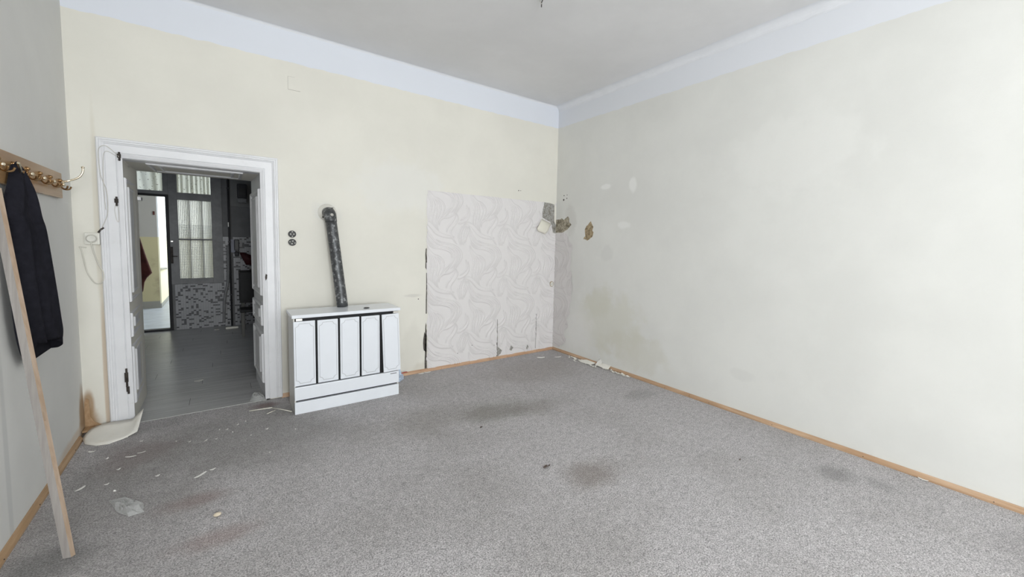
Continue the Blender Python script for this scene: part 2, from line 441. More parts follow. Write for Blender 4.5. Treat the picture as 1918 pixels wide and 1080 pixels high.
# wall with two tall windows behind the viewpoint
WX = [(-3.95, -2.65), (-2.15, -.85)]; WZ = (.82, 2.78)
bm = bmesh.new()
xs = [-W-.3, WX[0][0], WX[0][1], WX[1][0], WX[1][1], .3]
for i in (0, 2, 4): box(bm, (xs[i], YR-.25, -.1), (xs[i+1], YR, H+.1))
for a, b in WX: box(bm, (a, YR-.25, -.1), (b, YR, WZ[0])); box(bm, (a, YR-.25, WZ[1]), (b, YR, H+.1))
struct('wall_front', bm, M['wall_left'])
for i, (a, b) in enumerate(WX):
    wn = empty('window_%d' % (i+1), ((a+b)/2, YR, WZ[0])); wn['kind'] = 'structure'
    bm = bmesh.new(); y0, y1 = YR-.08, YR-.03; c = (a+b)/2
    for lo, hi in (((a, y0, WZ[0]), (a+.06, y1, WZ[1])), ((b-.06, y0, WZ[0]), (b, y1, WZ[1])), ((a+.06, y0, WZ[0]), (b-.06, y1, WZ[0]+.06)),
                   ((a+.06, y0, WZ[1]-.06), (b-.06, y1, WZ[1])), ((c-.03, y0, WZ[0]+.06), (c+.03, y1, WZ[1]-.06))): box(bm, lo, hi)
    for q in ((a+.06, c-.03), (c+.03, b-.06)): box(bm, (q[0], y0+.005, 2.10), (q[1], y1-.005, 2.15))
    obj('window_frame', bm, M['white_paint'], wn)
    for q in ((a+.06, c-.03), (c+.03, b-.06)):
        for z in ((WZ[0]+.06, 2.10), (2.15, WZ[1]-.06)):
            obj('pane', nbox((q[0], YR-.057, z[0]), (q[1], YR-.053, z[1])), M['glass'], wn)
    obj('window_sill', nbox((a-.04, YR-.03, WZ[0]-.03), (b+.04, YR+.08, WZ[0]), .004), M['white_paint'], wn)

# plaster coves under the ceiling
def cove(name, p0, p1, out, r):
    bm = bmesh.new(); prof = [(0, -r), (0, .01), (r, .01), (r, 0)]
    for k in range(1, 8):
        a = k/8*PI/2
        prof.append((r-r*math.sin(a), -r+r*math.cos(a)))
    strip(bm, p0, p1, prof, out); struct(name, bm, M['band_paint'], smooth=False)
cove('trim_1', (-W-.01, -.0005, H), (0, -.0005, H), (0, -1, 0), .018)
cove('trim_2', (xr(0)-.0005, 0, H), (xr(YR)-.0005, YR, H), (-1, 0, 0), .07)

# baseboards
BP = [(0, -.01), (.020, -.01), (.020, .010), (.018, .016), (.012, .024), (.008, .033), (0, .034)]
def baseboard(name, segs, out, m, hole_label=False):
    root = empty(name, segs[0][0]); root['kind'] = 'structure'
    for a, b in segs:
        bm = bmesh.new(); strip(bm, a, b, BP, out); obj('board', bm, m, root)
    for a, b in segs:
        a, b = Vector(a), Vector(b); n = max(2, int((b-a).length/.45)); o_ = Vector(out)
        for k in range(n):
            p = a+(b-a)*((k+.35+.3*random.random())/n)+o_*.0185+Vector((0, 0, .014))
            bm = bmesh.new(); disc(bm, p, out, .0028, .0025, 8); obj('nail_head', bm, M['rust'], root)
baseboard('baseboard_back', [((-3.214, 0, 0), (-1.902, 0, 0)), ((-1.90, 0, 0), (-1.02, 0, 0)), ((-1.017, 0, 0), (-.02, 0, 0))], (0, -1, 0), M['base_x'])
baseboard('baseboard_right', [((xr(0), -.005, 0), (xr(-2.11), -2.11, 0)), ((xr(-2.113), -2.113, 0), (xr(-4.3), -4.3, 0)), ((xr(-4.303), -4.303, 0), (xr(YR), YR, 0))], (-1, 0, 0), M['base_y'])
baseboard('baseboard_left', [((xl(-.16), -.16, 0), (xl(-2.4), -2.4, 0)), ((xl(-2.403), -2.403, 0), (xl(YR), YR, 0))], (1, 0, 0), M['base_left'])

# ------------------------------------------------------------------ doorway with panelled lining
door = empty('door_1', (-3.757, 0, 0)); door['kind'] = 'structure'
CP = [(0, 0), (0, .024), (.006, .030), (.014, .030), (.018, .024), (.026, .024), (.030, .019), (.037, .016), (.042, .011), (.044, .014),
      (.096, .014), (.099, .009), (.102, .012), (.106, .013), (.126, .004), (.130, .003), (.130, -.01)]
bm = bmesh.new()
frame_sweep(bm, (-4.306, .012, -3.205, 2.133), CP, lambda u, v, h: (u, -h, v), True)
casing = obj('casing', bm, M['white_paint'], door)
LFX, RFX = -4.213, -3.362
PR = [(0, 0), (.004, .011), (.020, .012), (.030, .001), (.060, .001), (.066, .010), (.080, .011), (.088, .001), (.10, .0)]
def lining(name, side):
    """one reveal side: u runs 0..1 through the wall, v is height"""
    xa, xb = (DL, LFX) if side < 0 else (DR, RFX)
    nrm = 1 if side < 0 else -1
    t0 = .012
    def mp(u, v, h): return (xa+(xb-xa)*(u/DEP)+nrm*(t0+h)-nrm*.012+nrm*.002, u, v)
    bm = bmesh.new()
    poly(bm, [mp(.0, .0, -.03), mp(DEP, .0, -.03), mp(DEP, .0, 0), mp(.0, .0, 0)], (0, 0, DT))
    lin = obj('lining', bm, M['white_paint'], door)
    for z0, z1 in ((.93, 1.87), (.66, .85), (.14, .59)):
        b2 = bmesh.new(); frame_sweep(b2, (.055, z0, DEP-.05, z1), [(0, 0), (.004, .016), (.010, .020), (.018, .014), (.026, .012), (.034, .002), (.045, .0)], mp)
        obj('raised_panel', b2, M['white_paint'], lin)
        b2 = bmesh.new(); q_ = (.225, z0+.055, DEP-.15, z1-.055); frame_sweep(b2, q_, [(0, -.001), (.003, .016), (.012, .019), (.022, .015)], mp)
        e_ = .022; q = [mp(q_[0]+e_, q_[1]+e_, .015), mp(q_[2]-e_, q_[1]+e_, .015), mp(q_[2]-e_, q_[3]-e_, .015), mp(q_[0]+e_, q_[3]-e_, .015)]
        b2.faces.new([b2.verts.new(p) for p in q]); obj('centre_field', b2, M['white_paint'], lin)
    return lin
lining('lining', -1); lining('lining', 1)
bm = bmesh.new(); poly(bm, [(DL, 0, DT-.002), (DR, 0, DT-.002), (RFX, DEP, DT+.008), (LFX, DEP, DT+.008)], (0, 0, .02))
head = obj('head_lining', bm, M['white_paint'], door)
bm = bmesh.new(); frame_sweep(bm, (DL+.12, .12, DR-.12, DEP-.10), PR, lambda u, v, h: (u, v, DT-.002+.010*v/DEP-h))
obj('raised_panel', bm, M['white_paint'], head)
def hinge(z, x, tall):
    bm = bmesh.new(); y = -.018
    tube(bm, [(x, y-.006, z-tall/2), (x, y-.006, z+tall/2)], .006, 8)
    box(bm, (x-.012, y-.006, z-tall*.30), (x+.008, y+.003, z+tall*.25))
    ball(bm, (x, y-.006, z-tall/2-.006), .007)
    obj('hinge_pin', bm, M['rust'], casing)
hinge(1.69, -4.213, .055); hinge(.375, -4.207, .13); hinge(2.015, -4.188, .05)
bm = bmesh.new(); box(bm, (-4.213, -.019, .26), (-4.203, -.012, .36)); tube(bm, [(-4.2, -.024, .30), (-4.2, -.024, .245)], .006, 8)
obj('hinge_pin', bm, M['rust'], casing)
bm = bmesh.new(); poly(bm, [(-3.311, -.012, 1.13), (-3.300, -.014, 1.12), (-3.303, -.014, 1.09), (-3.313, -.012, 1.07), (-3.317, -.012, 1.10)], (0, -.006, 0))
obj('lock_hole', bm, M['rust'], casing)
# light latch ledge on the far edge of the left lining
bm = bmesh.new(); box(bm, (-4.225, .70, 1.745), (-4.165, .80, 1.775), .004); box(bm, (-4.222, .715, 1.775), (-4.20, .745, 1.84), .003)
obj('latch_ledge', bm, M['white_paint'], door)
# old wire along casing
wr = thing('bell_wire', 'thin pale wire looped along the left door casing above the plug socket', 'wire', (-4.30, -.02, 1.5))
bm = bmesh.new()
tube(bm, curve([(-4.300, -.034, 1.47), (-4.282, -.036, 1.52), (-4.262, -.022, 1.60), (-4.262, -.020, 1.75), (-4.285, -.036, 1.86), (-4.292, -.036, 1.98), (-4.288, -.034, 2.05), (-4.262, -.022, 2.075), (-4.235, -.02, 2.06), (-4.20, -.02, 2.02), (-4.186, -.02, 2.0), (-4.165, .10, 1.975), (-4.185, .35, 1.985)]), .0022, 6)
obj('strand', bm, M['wire'], wr)
bm = bmesh.new()
tube(bm, curve([(-4.272, -.02, 1.62), (-4.275, -.022, 1.80), (-4.272, -.02, 1.97), (-4.262, -.02, 2.03), (-4.24, -.019, 2.035), (-4.205, -.019, 2.01)]), .0018, 6)
tube(bm, curve([(-4.218, -.018, 1.665), (-4.226, -.018, 1.62), (-4.218, -.018, 1.55), (-4.208, -.018, 1.54), (-4.206, -.018, 1.62), (-4.214, -.018, 1.665)]), .0015, 6)
obj('strand', bm, M['wire'], wr)
# threshold edge strip
bm = bmesh.new(); strip(bm, (DL, .006, 0), (DR, .006, 0), [(-.010, -.01), (-.009, .003), (0, .006), (.012, .003), (.013, -.01)], (0, 1, 0))
struct('trim_3', bm, mat('grey_edge_strip', (.42, .42, .41), .5))

# ------------------------------------------------------------------ kitchen behind the doorway
KY = 3.96
fl = empty('floor_kitchen', (-3.8, 2, 0)); fl['kind'] = 'structure'
obj('joint_bed', nbox((-5.6, .018, -.1), (-1.8, KY+.1, -.004)), M['subfloor'], fl)
pw, pl = .198, 1.28; base = None; row = 0; y = .02
while y < KY-.005:
    y1 = min(y+pw, KY+.08); off = (-.45*row) % pl; x = -5.6-off
    while x < -1.8:
        x1 = min(x+pl, -1.8); xx = max(x, -5.6)
        if y < DEP: xx = max(xx, DL-.03); x1b = min(x1, DR+.03)
        else: x1b = x1
        if x1b-xx > .05: 
            bm = nbox((xx+.0015, y+.0015, -.006), (x1b-.0015, y1-.0015, 0)); obj('plank', bm, M['plank'], fl)
        x = x1 if x1 > x else x+pl
        if x >= -1.8: break
    y += pw; row += 1
bm = bmesh.new()
box(bm, (-5.8, DEP, -.1), (-5.6, KY, H)); struct('wall_kitchen_left', bm, M['kitchen_wall'])
bm = bmesh.new(); box(bm, (-1.8, DEP, -.1), (-1.6, KY, H)); struct('wall_kitchen_right', bm, M['kitchen_wall'])
struct('ceiling_kitchen', nbox((-5.8, DEP, H), (-1.6, KY+.1, H+.1)), M['kitchen_wall'])
bm = bmesh.new()   # partition wall towards the far room
PX0, PX1 = -5.05, -3.60
box(bm, (-5.6, KY, -.1), (PX0, KY+.08, H)); box(bm, (PX1, KY, -.1), (-1.8, KY+.08, H)); box(bm, (PX0, KY, 2.62), (PX1, KY+.08, H))
box(bm, (-4.235, KY+.01, -.1), (PX1, KY+.07, .705))
struct('wall_partition', bm, M['kitchen_wall'])
part = empty('door_2', (-4.3, KY, 0)); part['kind'] = 'structure'
bm = bmesh.new(); f0, f1 = KY-.015, KY+.09
for lo, hi in (((-4.235, f0, 0.7), (-4.135, f1, 2.62)), ((-4.235, f0+.03, 0), (-4.20, f1-.01, .7)), ((-3.735, f0, .70), (-3.60, f1, 2.62)),
               ((-5.05, f0, 2.045), (-4.235, f1, 2.095)), ((-4.135, f0, 1.985), (-3.735, f1, 2.09)), ((-5.05, f0, 2.56), (-4.235, f1, 2.62)), ((-4.135, f0, 2.56), (-3.735, f1, 2.62)),
               ((-4.135, f0, .705), (-3.735, f1, .785)), ((-4.295, f0, 2.095), (-4.235, f1, 2.56)), ((-5.05, f0, 0), (-4.98, f1, 2.045)),
               ((-4.135, f0+.03, 1.375), (-3.735, f1-.03, 1.395))):
    box(bm, lo, hi, .003)
obj('window_frame', bm, M['kitchen_frame'], part)
bm = bmesh.new()
box(bm, (-4.272, f0-.01, 0), (-4.236, f1-.005, 2.044)); box(bm, (-4.98, f0-.01, 2.015), (-4.272, f1-.005, 2.044)); box(bm, (-4.98, f0-.01, -.01), (-4.272, f1-.005, .028))
obj('door_frame', bm, M['black_frame'], part)
for x0, x1, z0, z1 in ((-4.135, -3.735, .785, 1.375), (-4.135, -3.735, 1.395, 1.985)):
    obj('pane', nbox((x0, KY+.03, z0), (x1, KY+.036, z1)), M['wire_glass'], part)
bm = bmesh.new(); x = -4.125
while x < -3.74: box(bm, (x, KY+.0235, .785), (x+.0048, KY+.029, 1.985)); x += .0205
z = .80
while z < 1.60: box(bm, (-4.135, KY+.0215, z), (-3.735, KY+.0232, z+.0045)); z += .0205
o = obj('wire_grid', bm, M['kitchen_frame'], part); o['kind'] = 'stuff'
for x in (-4.005, -3.855):
    obj('glazing_bar', nbox((x, KY+.04, .785), (x+.014, KY+.07, 1.985)), M['kitchen_frame'], part)
for x0, x1 in ((-4.98, -4.295), (-4.135, -3.735)):
    obj('pane', nbox((x0, KY+.03, 2.095), (x1, KY+.033, 2.56)), M['glass'], part)
# door handle plate on the frame post
bm = bmesh.new(); box(bm, (-4.232, KY-.035, 1.02), (-4.205, KY-.016, 1.27), .004); tube(bm, [(-4.215, KY-.035, 1.13), (-4.215, KY-.07, 1.13), (-4.15, KY-.075, 1.13)], .007, 8)
obj('handle', bm, M['rust'], part)
bm = bmesh.new(); box(bm, (-4.225, KY-.03, 1.345), (-4.200, KY-.016, 1.36)); obj('latch', bm, M['metal'], part)
# net curtains behind the transom panes
def drape(name, x0, x1, z0, z1, y, amp, folds, label, gather=0.):
    bm = bmesh.new(); nx, nz = 90, 10; g = []
    for i in range(nx+1):
        u = i/nx; col = []
        for k in range(nz+1):
            v_ = k/nz; a = amp*(.6+.4*math.sin(u*17))
            yy = y+a*math.sin(u*folds*2*PI+1.1*math.sin(u*9)+gather*(1-v_)*2)
            xx = x0+(x1-x0)*u + gather*(1-v_)*.12*math.sin(u*PI)
            col.append(bm.verts.new((xx, yy, z0+(z1-z0)*v_)))
        g.append(col)
    for i in range(nx):
        for k in range(nz): bm.faces.new((g[i][k], g[i+1][k], g[i+1][k+1], g[i][k+1]))
    o = obj(name, bm, M['curtain'], None, True); tag(o, label, 'curtain')
    b2 = bmesh.new(); tube(b2, [(x0-.02, KY+.08, z1-.01), (x0-.02, y, z1-.01), (x1+.02, y, z1-.01), (x1+.02, KY+.08, z1-.01)], .006, 8); obj('rod', b2, M['metal'], o)
    return o
drape('net_curtain', -4.97, -4.26, 2.09, 2.60, KY+.16, .018, 5, 'greyish net curtain behind the transom pane above the kitchen doorway', .6)
drape('net_curtain', -4.18, -3.70, 2.05, 2.60, KY+.16, .022, 9, 'finely pleated speckled net curtain behind the transom above the wired glass window')

# mosaic tiles: too small to pick apart singly
def mosaic(name, x0, x1, z0, z1, y, parent):
    bm = bmesh.new(); tw, th, g = .030, .0225, .0022; z = z0; r = random.Random(3)
    while z < z1:
        x = x0; run = 0
        while x < x1:
            if run <= 0 and r.random() < .20: run = r.choice((1, 1, 1, 1, 2))
            d = run > 0; run -= 1
            box(bm, (x, y-.004, z), (min(x+tw-g, x1), y+.0005, min(z+th-g, z1)), mi=1 if d else 0)
            x += tw
        z += th
    o = obj(name, bm, [M['tile_light'], M['tile_dark']], parent); o['kind'] = 'stuff'; return o
kt = empty('wall_mosaic', (-3.9, KY, 0)); kt['kind'] = 'structure'
mosaic('mosaic_tiles', -4.20, -3.60, .0, .702, KY+.0095, kt)
mosaic('mosaic_tiles', -3.60, -3.50, .0, 1.44, KY-.0005, kt)
mosaic('mosaic_tiles', -3.47, -2.60, .0, 1.44, KY-.0005, kt)

# pipe, meter, switches on the kitchen wall
pt = thing('riser_pipe', 'dark vertical pipe on the kitchen wall right of the wired glass window', 'pipe', (-3.53, KY-.05, 0))
bm = bmesh.new(); tube(bm, [(-3.515, KY-.03, 0), (-3.515, KY-.03, 3.1)], .014, 10); obj('pipe', bm, M['meter'], pt)
bm = bmesh.new(); tube(bm, curve([(-3.62, KY-.03, .06), (-3.60, KY-.035, .45), (-3.55, KY-.04, .75), (-3.54, KY-.04, 1.3)]), .020, 10); obj('branch', bm, M['kitchen_frame'], pt)
for z in (.5, 1.35, 2.2):
    bm = bmesh.new(); box(bm, (-3.535, KY-.05, z), (-3.495, KY-.001, z+.02)); obj('clamp', bm, M['meter'], pt)
bm = bmesh.new(); box(bm, (-3.530, KY-.055, 1.60), (-3.518, KY-.045, 1.67)); obj('marker', bm, M['plastic_white'], pt)
mt = thing('electricity_meter', 'dark electricity meter with rounded cover on a grey board, high on the kitchen wall', 'meter', (-3.33, KY, 1.95))
obj('board', nbox((-3.49, KY-.02, 1.93), (-3.12, KY-.001, 2.36), .003), M['meter_board'], mt)
obj('case', nbox((-3.40, KY-.12, 2.06), (-3.27, KY-.02, 2.29), .02), M['meter'], mt)
obj('terminal_cover', nbox((-3.395, KY-.125, 1.985), (-3.275, KY-.02, 2.062), .02), M['kitchen_frame'], mt)
obj('window', nbox((-3.385, KY-.124, 2.11), (-3.285, KY-.119, 2.22), .002), M['black'], mt)
obj('fuse_block', nbox((-3.47, KY-.07, 2.37), (-3.15, KY-.001, 2.45), .006), M['meter'], mt)
dsp = thing('wall_tap', 'black wall dispenser with a bright rim beside a pale plate on the tiled kitchen wall', 'dispenser', (-3.43, KY, 1.2))
obj('back_plate', nbox((-3.505, KY-.02, 1.19), (-3.44, KY-.005, 1.40), .004), mat('pale_blue_plate', (.33, .34, .40), .5), dsp)
obj('body', nbox((-3.458, KY-.09, 1.22), (-3.392, KY-.005, 1.40), .01), M['black'], dsp)
bm = bmesh.new(); tube(bm, [(-3.435, KY-.06, 1.215), (-3.405, KY-.07, 1.215)], .010, 10); obj('rim', bm, M['metal'], dsp)
obj('cup', nbox((-3.455, KY-.10, 1.13), (-3.395, KY-.005, 1.205), .015), M['meter'], dsp)
# wall-hung garments and the dark cupboard on the right
def garment(name, m, label, cat, spine, n=26, depth=.05, fold=5, amp=.35):
    """spine rows: (centre, half width vector, thickness)"""
    bm = bmesh.new(); rows = []
    for c, hw, th in spine:
        c = Vector(c); hw = Vector(hw); out = Vector((0, -1, 0)) if abs(hw.x) > abs(hw.y) else Vector((1, 0, 0))
        ring = []
        for k in range(n):
            a = 2*PI*k/n
            f = 1+amp*math.sin(a*fold)
            ring.append(bm.verts.new(c+hw*math.cos(a)+out*(math.sin(a)*th*f)))
        rows.append(ring)
    for a, b in zip(rows, rows[1:]):
        for k in range(n): bm.faces.new((a[k], a[(k+1) % n], b[(k+1) % n], b[k]))
    bm.faces.new(rows[0]); bm.faces.new(rows[-1][::-1])
    return tag(obj(name, bm, m, None, True), label, cat)
garment('shoulder_bag', mat('maroon_bag', (.06, .012, .014), .6), 'dark maroon bag hanging beside the dispenser in the kitchen', 'bag',
        [((-3.36, KY-.06, 1.19), (.03, 0, 0), .03), ((-3.31, KY-.10, 1.15), (.07, 0, 0), .06), ((-3.27, KY-.10, 1.08), (.08, 0, 0), .07), ((-3.26, KY-.08, .99), (.05, 0, 0), .05)], amp=.1)
cb = thing('cupboard', 'low black cupboard standing against the tiled kitchen wall', 'cupboard', (-3.1, KY-.3, 0))
obj('carcass', nbox((-3.41, 3.50, .42), (-2.65, KY-.01, .90), .006), M['dark_shelf'], cb)
for x in (-3.400, -3.025): obj('door', nbox((x, 3.482, .45), (x+.365, 3.498, .88), .003), M['dark_shelf'], cb)
for x in (-3.39, -2.71): 
    for y in (3.53, 3.90): obj('leg', nbox((x, y, 0), (x+.04, y+.04, .42)), M['stool'], cb)
garment('black_coat', M['cloth_dark'], 'long black coat hanging over the dark cupboard in the kitchen', 'coat',
        [((-3.02, KY-.03, 1.75), (.03, 0, 0), .02), ((-3.00, KY-.08, 1.62), (.12, 0, 0), .05), ((-2.98, KY-.10, 1.3), (.18, 0, 0), .07), ((-2.96, KY-.10, .93), (.20, 0, 0), .07)])
bm = bmesh.new(); box(bm, (-3.04, KY-.06, 1.72), (-3.01, KY-.001, 1.78)); tag(obj('coat_hook', bm, M['rust']), 'small dark hook holding the black coat in the kitchen', 'hook')
st = thing('stool', 'small stool with pale grey legs standing in the dark part of the kitchen', 'stool', (-3.28, 3.0, 0))
obj('seat', nbox((-3.43, 2.86, .36), (-3.10, 3.18, .40), .01), M['dark_shelf'], st)
for x in (-3.415, -3.15):
    for y in (2.88, 3.125): obj('leg', nbox((x, y, 0), (x+.035, y+.035, .36), .002), M['stool'], st)
tag(obj('wood_offcut', nbox((-3.60, 3.66, 0), (-3.44, 3.70, .028), .002), M['stick']), 'short pale wooden offcut on the kitchen floor by the tiled wall', 'offcut')
tag(obj('wood_offcut', nbox((-3.74, 3.62, 0), (-3.68, 3.655, .022), .002), M['plaster_grey']), 'tiny grey block on the kitchen floor under the pipe', 'block')

# ------------------------------------------------------------------ far room
struct('floor_far', nbox((-6.6, KY+.085, -.1), (-2.5, 9.7, -.001)), M['far_floor'])
struct('ceiling_far', nbox((-6.6, KY+.08, H), (-2.5, 9.7, H+.1)), M['yellow_wall_lit'])
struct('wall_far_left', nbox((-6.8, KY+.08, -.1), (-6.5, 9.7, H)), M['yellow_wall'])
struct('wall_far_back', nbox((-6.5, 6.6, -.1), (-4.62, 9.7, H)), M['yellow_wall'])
struct('wall_far_side', nbox((-4.62, 6.602, -.1), (-4.60, 9.6, H)), M['yellow_wall_lit'])
struct('wall_far_end', nbox((-4.6, 9.4, -.1), (-2.5, 9.7, H)), M['yellow_wall_lit'])
bm = bmesh.new(); ys = [KY+.08, 4.4, 5.7, 7.0, 8.5, 9.4]
for i in (0, 2, 4): box(bm, (-2.8, ys[i], -.1), (-2.65, ys[i+1], H))
for a, b in ((4.4, 5.7), (7.0, 8.5)): box(bm, (-2.8, a, -.1), (-2.65, b, .9)); box(bm, (-2.8, a, 2.55), (-2.65, b, H))
struct('wall_far_right', bm, M['yellow_wall_lit'])
for i, (a, b) in enumerate(((4.4, 5.7), (7.0, 8.5))):
    wn = empty('window_%d' % (i+3), (-2.75, (a+b)/2, .9)); wn['kind'] = 'structure'; bm = bmesh.new(); c = (a+b)/2
    for lo, hi in (((-2.75, a, .9), (-2.70, a+.05, 2.55)), ((-2.75, b-.05, .9), (-2.70, b, 2.55)), ((-2.75, c-.025, .95), (-2.70, c+.025, 2.5)),
                   ((-2.75, a+.05, .9), (-2.70, b-.05, .95)), ((-2.75, a+.05, 2.5), (-2.70, b-.05, 2.55))): box(bm, lo, hi)
    obj('window_frame', bm, M['white_paint'], wn)
    for q in ((a+.05, c-.025), (c+.025, b-.05)): obj('pane', nbox((-2.727, q[0], .95), (-2.723, q[1], 2.5)), M['glass'], wn)
ws = obj('wall_shelf', nbox((-4.598, 6.65, .76), (-4.50, 8.2, .80), .004), M['plastic_white'])
tag(ws, 'narrow white ledge on the bright wall seen through the kitchen doorway', 'ledge')
sw = obj('wall_switch', nbox((-4.672, 6.585, 1.83), (-4.645, 6.6, 1.90), .003), M['cloth_red'])
tag(sw, 'tiny reddish switch high on the taupe wall of the far room', 'switch')
# opened door leaf of the far room, with the red cloth on it
lf = thing('door_leaf', 'white door leaf standing open beyond the kitchen doorway, behind the red cloth', 'door', (-4.64, 4.06, 0))
dv = Vector((-.33, 1.9, 0)).normalized(); nv = Vector((dv.y, -dv.x, 0))
Ml = Matrix.Translation((-4.665, 4.07, .03)) @ Matrix((dv, nv, (0, 0, 1))).transposed().to_4x4()
bm = bmesh.new(); box(bm, (0, -.02, 0), (.62, .02, 1.99), .003, M4=Ml); obj('leaf', bm, M['plastic_white'], lf)
bm = bmesh.new(); box(bm, (.08, .02, 1.0), (.55, .028, 1.9), M4=Ml); obj('panel', bm, M['plastic_white'], lf)
garment('red_cloth', M['cloth_red'], 'dark red cloth hanging behind the left side of the doorway', 'cloth',
        [((-4.63, 4.14, 1.47), (.012, 0, 0), .012), ((-4.615, 4.13, 1.38), (.035, 0, 0), .03), ((-4.60, 4.13, 1.14), (.07, 0, 0), .04), ((-4.575, 4.12, .87), (.11, 0, 0), .05),
         ((-4.60, 4.12, .80), (.075, 0, 0), .045), ((-4.60, 4.12, .73), (.045, 0, 0), .04), ((-4.61, 4.12, .60), (.038, 0, 0), .03), ((-4.625, 4.12, .54), (.015, 0, 0), .02)], fold=4, amp=.3)

# ------------------------------------------------------------------ embossed wallpaper (relief is geometry)
import numpy as np
CW, CH = .53, .63
def px_(pts):   # pattern cell units -> metres (u right, v down)
    return [((a-190)*CW/565., (b-80)*CH/770.) for a, b in pts]
def cr(pts, n=40):
    P = np.array(pts); t = np.linspace(0, len(P)-1, n); out = []
    for q in t:
        i = min(int(q), len(P)-2); f = q-i
        p0, p1, p2, p3 = P[max(i-1, 0)], P[i], P[i+1], P[min(i+2, len(P)-1)]
        out.append(.5*((2*p1)+(-p0+p2)*f+(2*p0-5*p1+4*p2-p3)*f*f+(-p0+3*p1-3*p2+p3)*f**3))
    return np.array(out)
STR = []
def fam(*cs, k=2):
    Q = [cr(px_(c)) for c in cs]
    for A, B in zip(Q, Q[1:]):
        for i in range(k): STR.append(A+(B-A)*i/k)
    STR.append(Q[-1])
fam([(300, 120), (380, 165), (480, 185), (570, 220), (630, 290), (640, 370), (600, 450), (560, 530)],
    [(200, 90), (260, 180), (350, 210), (450, 215), (530, 250), (575, 310), (580, 380), (550, 460), (490, 530)],
    [(195, 150), (250, 225), (350, 240), (430, 260), (500, 300), (520, 370), (490, 440), (430, 510), (370, 590), (340, 660)])
fam([(190, 190), (220, 260), (280, 330), (345, 360), (395, 410), (405, 480), (365, 570), (325, 650), (318, 720), (345, 790)],
    [(188, 200), (212, 270), (265, 340), (305, 420), (315, 500), (297, 600), (290, 690), (310, 770)],
    [(185, 200), (200, 290), (240, 380), (245, 450), (230, 540), (225, 640), (250, 720)])
fam([(560, 520), (587, 590), (560, 660), (510, 730), (492, 790), (520, 870), (580, 960)], [(560, 520), (540, 590), (500, 660), (455, 720), (440, 790)], k=1)
fam([(730, 430), (742, 520), (710, 600), (640, 650), (590, 665)], [(700, 400), (715, 500), (680, 570), (620, 620)], k=1)
fam([(345, 700), (352, 640), (400, 595), (460, 585), (530, 545), (556, 520)], k=1)
fam([(90, 700), (140, 668), (200, 692), (250, 745), (300, 805), (370, 842), (470, 862), (530, 872)],
    [(110, 655), (155, 645), (215, 672), (270, 725), (325, 785), (390, 822), (480, 845), (545, 850)])
fam([(165, 700), (178, 780), (205, 870), (250, 930), (320, 972), (420, 985)], [(172, 690), (200, 780), (245, 860), (300, 920), (380, 950), (480, 962)], k=1)
fam([(165, 700), (155, 790), (132, 860), (118, 930)], [(130, 700), (105, 780), (95, 850), (105, 930)], k=2)
fam([(650, 700), (612, 760), (602, 850), (622, 960)], [(700, 690), (655, 790), (650, 880), (665, 960)], k=2)
def relief(ulen, vlen, res, u_off, v_off):
    nu, nv = int(ulen/res)+1, int(vlen/res)+1
    Hh = np.zeros((nv, nu)); sig = .0065; R_ = int(.018/res)+1
    for ci in range(-2, int(ulen/CW)+3):
        for cj in range(-2, int(vlen/CH)+3):
            for s in STR:
                L = s.shape[0]; fine = cr([tuple(q) for q in s[::3]], 150)
                env = np.sin(np.linspace(.06, PI-.06, 150))**.6
                for (a, b), e in zip(fine, env):
                    uu = a+ci*CW+u_off; vv = b+cj*CH+v_off
                    iu = int(uu/res); iv = int(vv/res)
                    if iu < -R_ or iv < -R_ or iu >= nu+R_ or iv >= nv+R_: continue
                    a0, a1 = max(iu-R_, 0), min(iu+R_+1, nu); b0, b1 = max(iv-R_, 0), min(iv+R_+1, nv)
                    if a0 >= a1 or b0 >= b1: continue
                    U = np.arange(a0, a1)*res-uu; V = np.arange(b0, b1)*res-vv
                    g = e*np.exp(-(U[None, :]**2+V[:, None]**2)/(2*sig*sig))
                    Hh[b0:b1, a0:a1] = np.maximum(Hh[b0:b1, a0:a1], g)
    return Hh
def paper_sheet(name, ulen, vlen, mp, keep, m, parent, u_off, v_off, res=.006, amp=.009):
    Hh = relief(ulen, vlen, res, u_off, v_off); nv, nu = Hh.shape
    gu = np.gradient(Hh, axis=1)
    verts = [mp(i*res, j*res, .0025+amp*float(Hh[j, i])) for j in range(nv) for i in range(nu)]
    faces = [(j*nu+i, j*nu+i+1, (j+1)*nu+i+1, (j+1)*nu+i) for j in range(nv-1) for i in range(nu-1) if keep((i+.5)*res, (j+.5)*res)]
    me = bpy.data.meshes.new(name); me.from_pydata(verts, [], faces)
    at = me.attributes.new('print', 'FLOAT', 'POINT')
    pr = np.clip(.62*np.exp(-((Hh-.38)/.2)**2), 0, 1).astype('f').ravel()  # darker along each ridge foot: relief shading put into the paper colour
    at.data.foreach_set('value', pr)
    me.materials.append(m); me.polygons.foreach_set('use_smooth', [True]*len(me.polygons)); me.update()
    o = bpy.data.objects.new(name, me); C.objects.link(o); o.parent = parent
    return o
def inpoly(x, y, P):
    c = False; n = len(P)
    for i in range(n):
        x1, y1 = P[i]; x2, y2 = P[(i+1) % n]
        if (y1 > y) != (y2 > y) and x < (x2-x1)*(y-y1)/(y2-y1)+x1: c = not c
    return c
wp = thing('wallpaper', 'white wallpaper embossed with wavy strands, covering the lower corner of the back wall', 'wallpaper', (0, 0, 0))
WL, WT = -1.835, 1.993
TORN = [(-.215, 1.995), (-.03, 1.995), (.01, 1.9), (.01, 1.58), (-.055, 1.60), (-.075, 1.70), (-.11, 1.74), (-.235, 1.79), (-.24, 1.86), (-.225, 1.93)]
NOT1 = [(-.905, .03), (-.905, .16), (-.89, .15), (-.86, .12), (-.83, .10), (-.85, .06), (-.88, .045), (-.89, .03)]
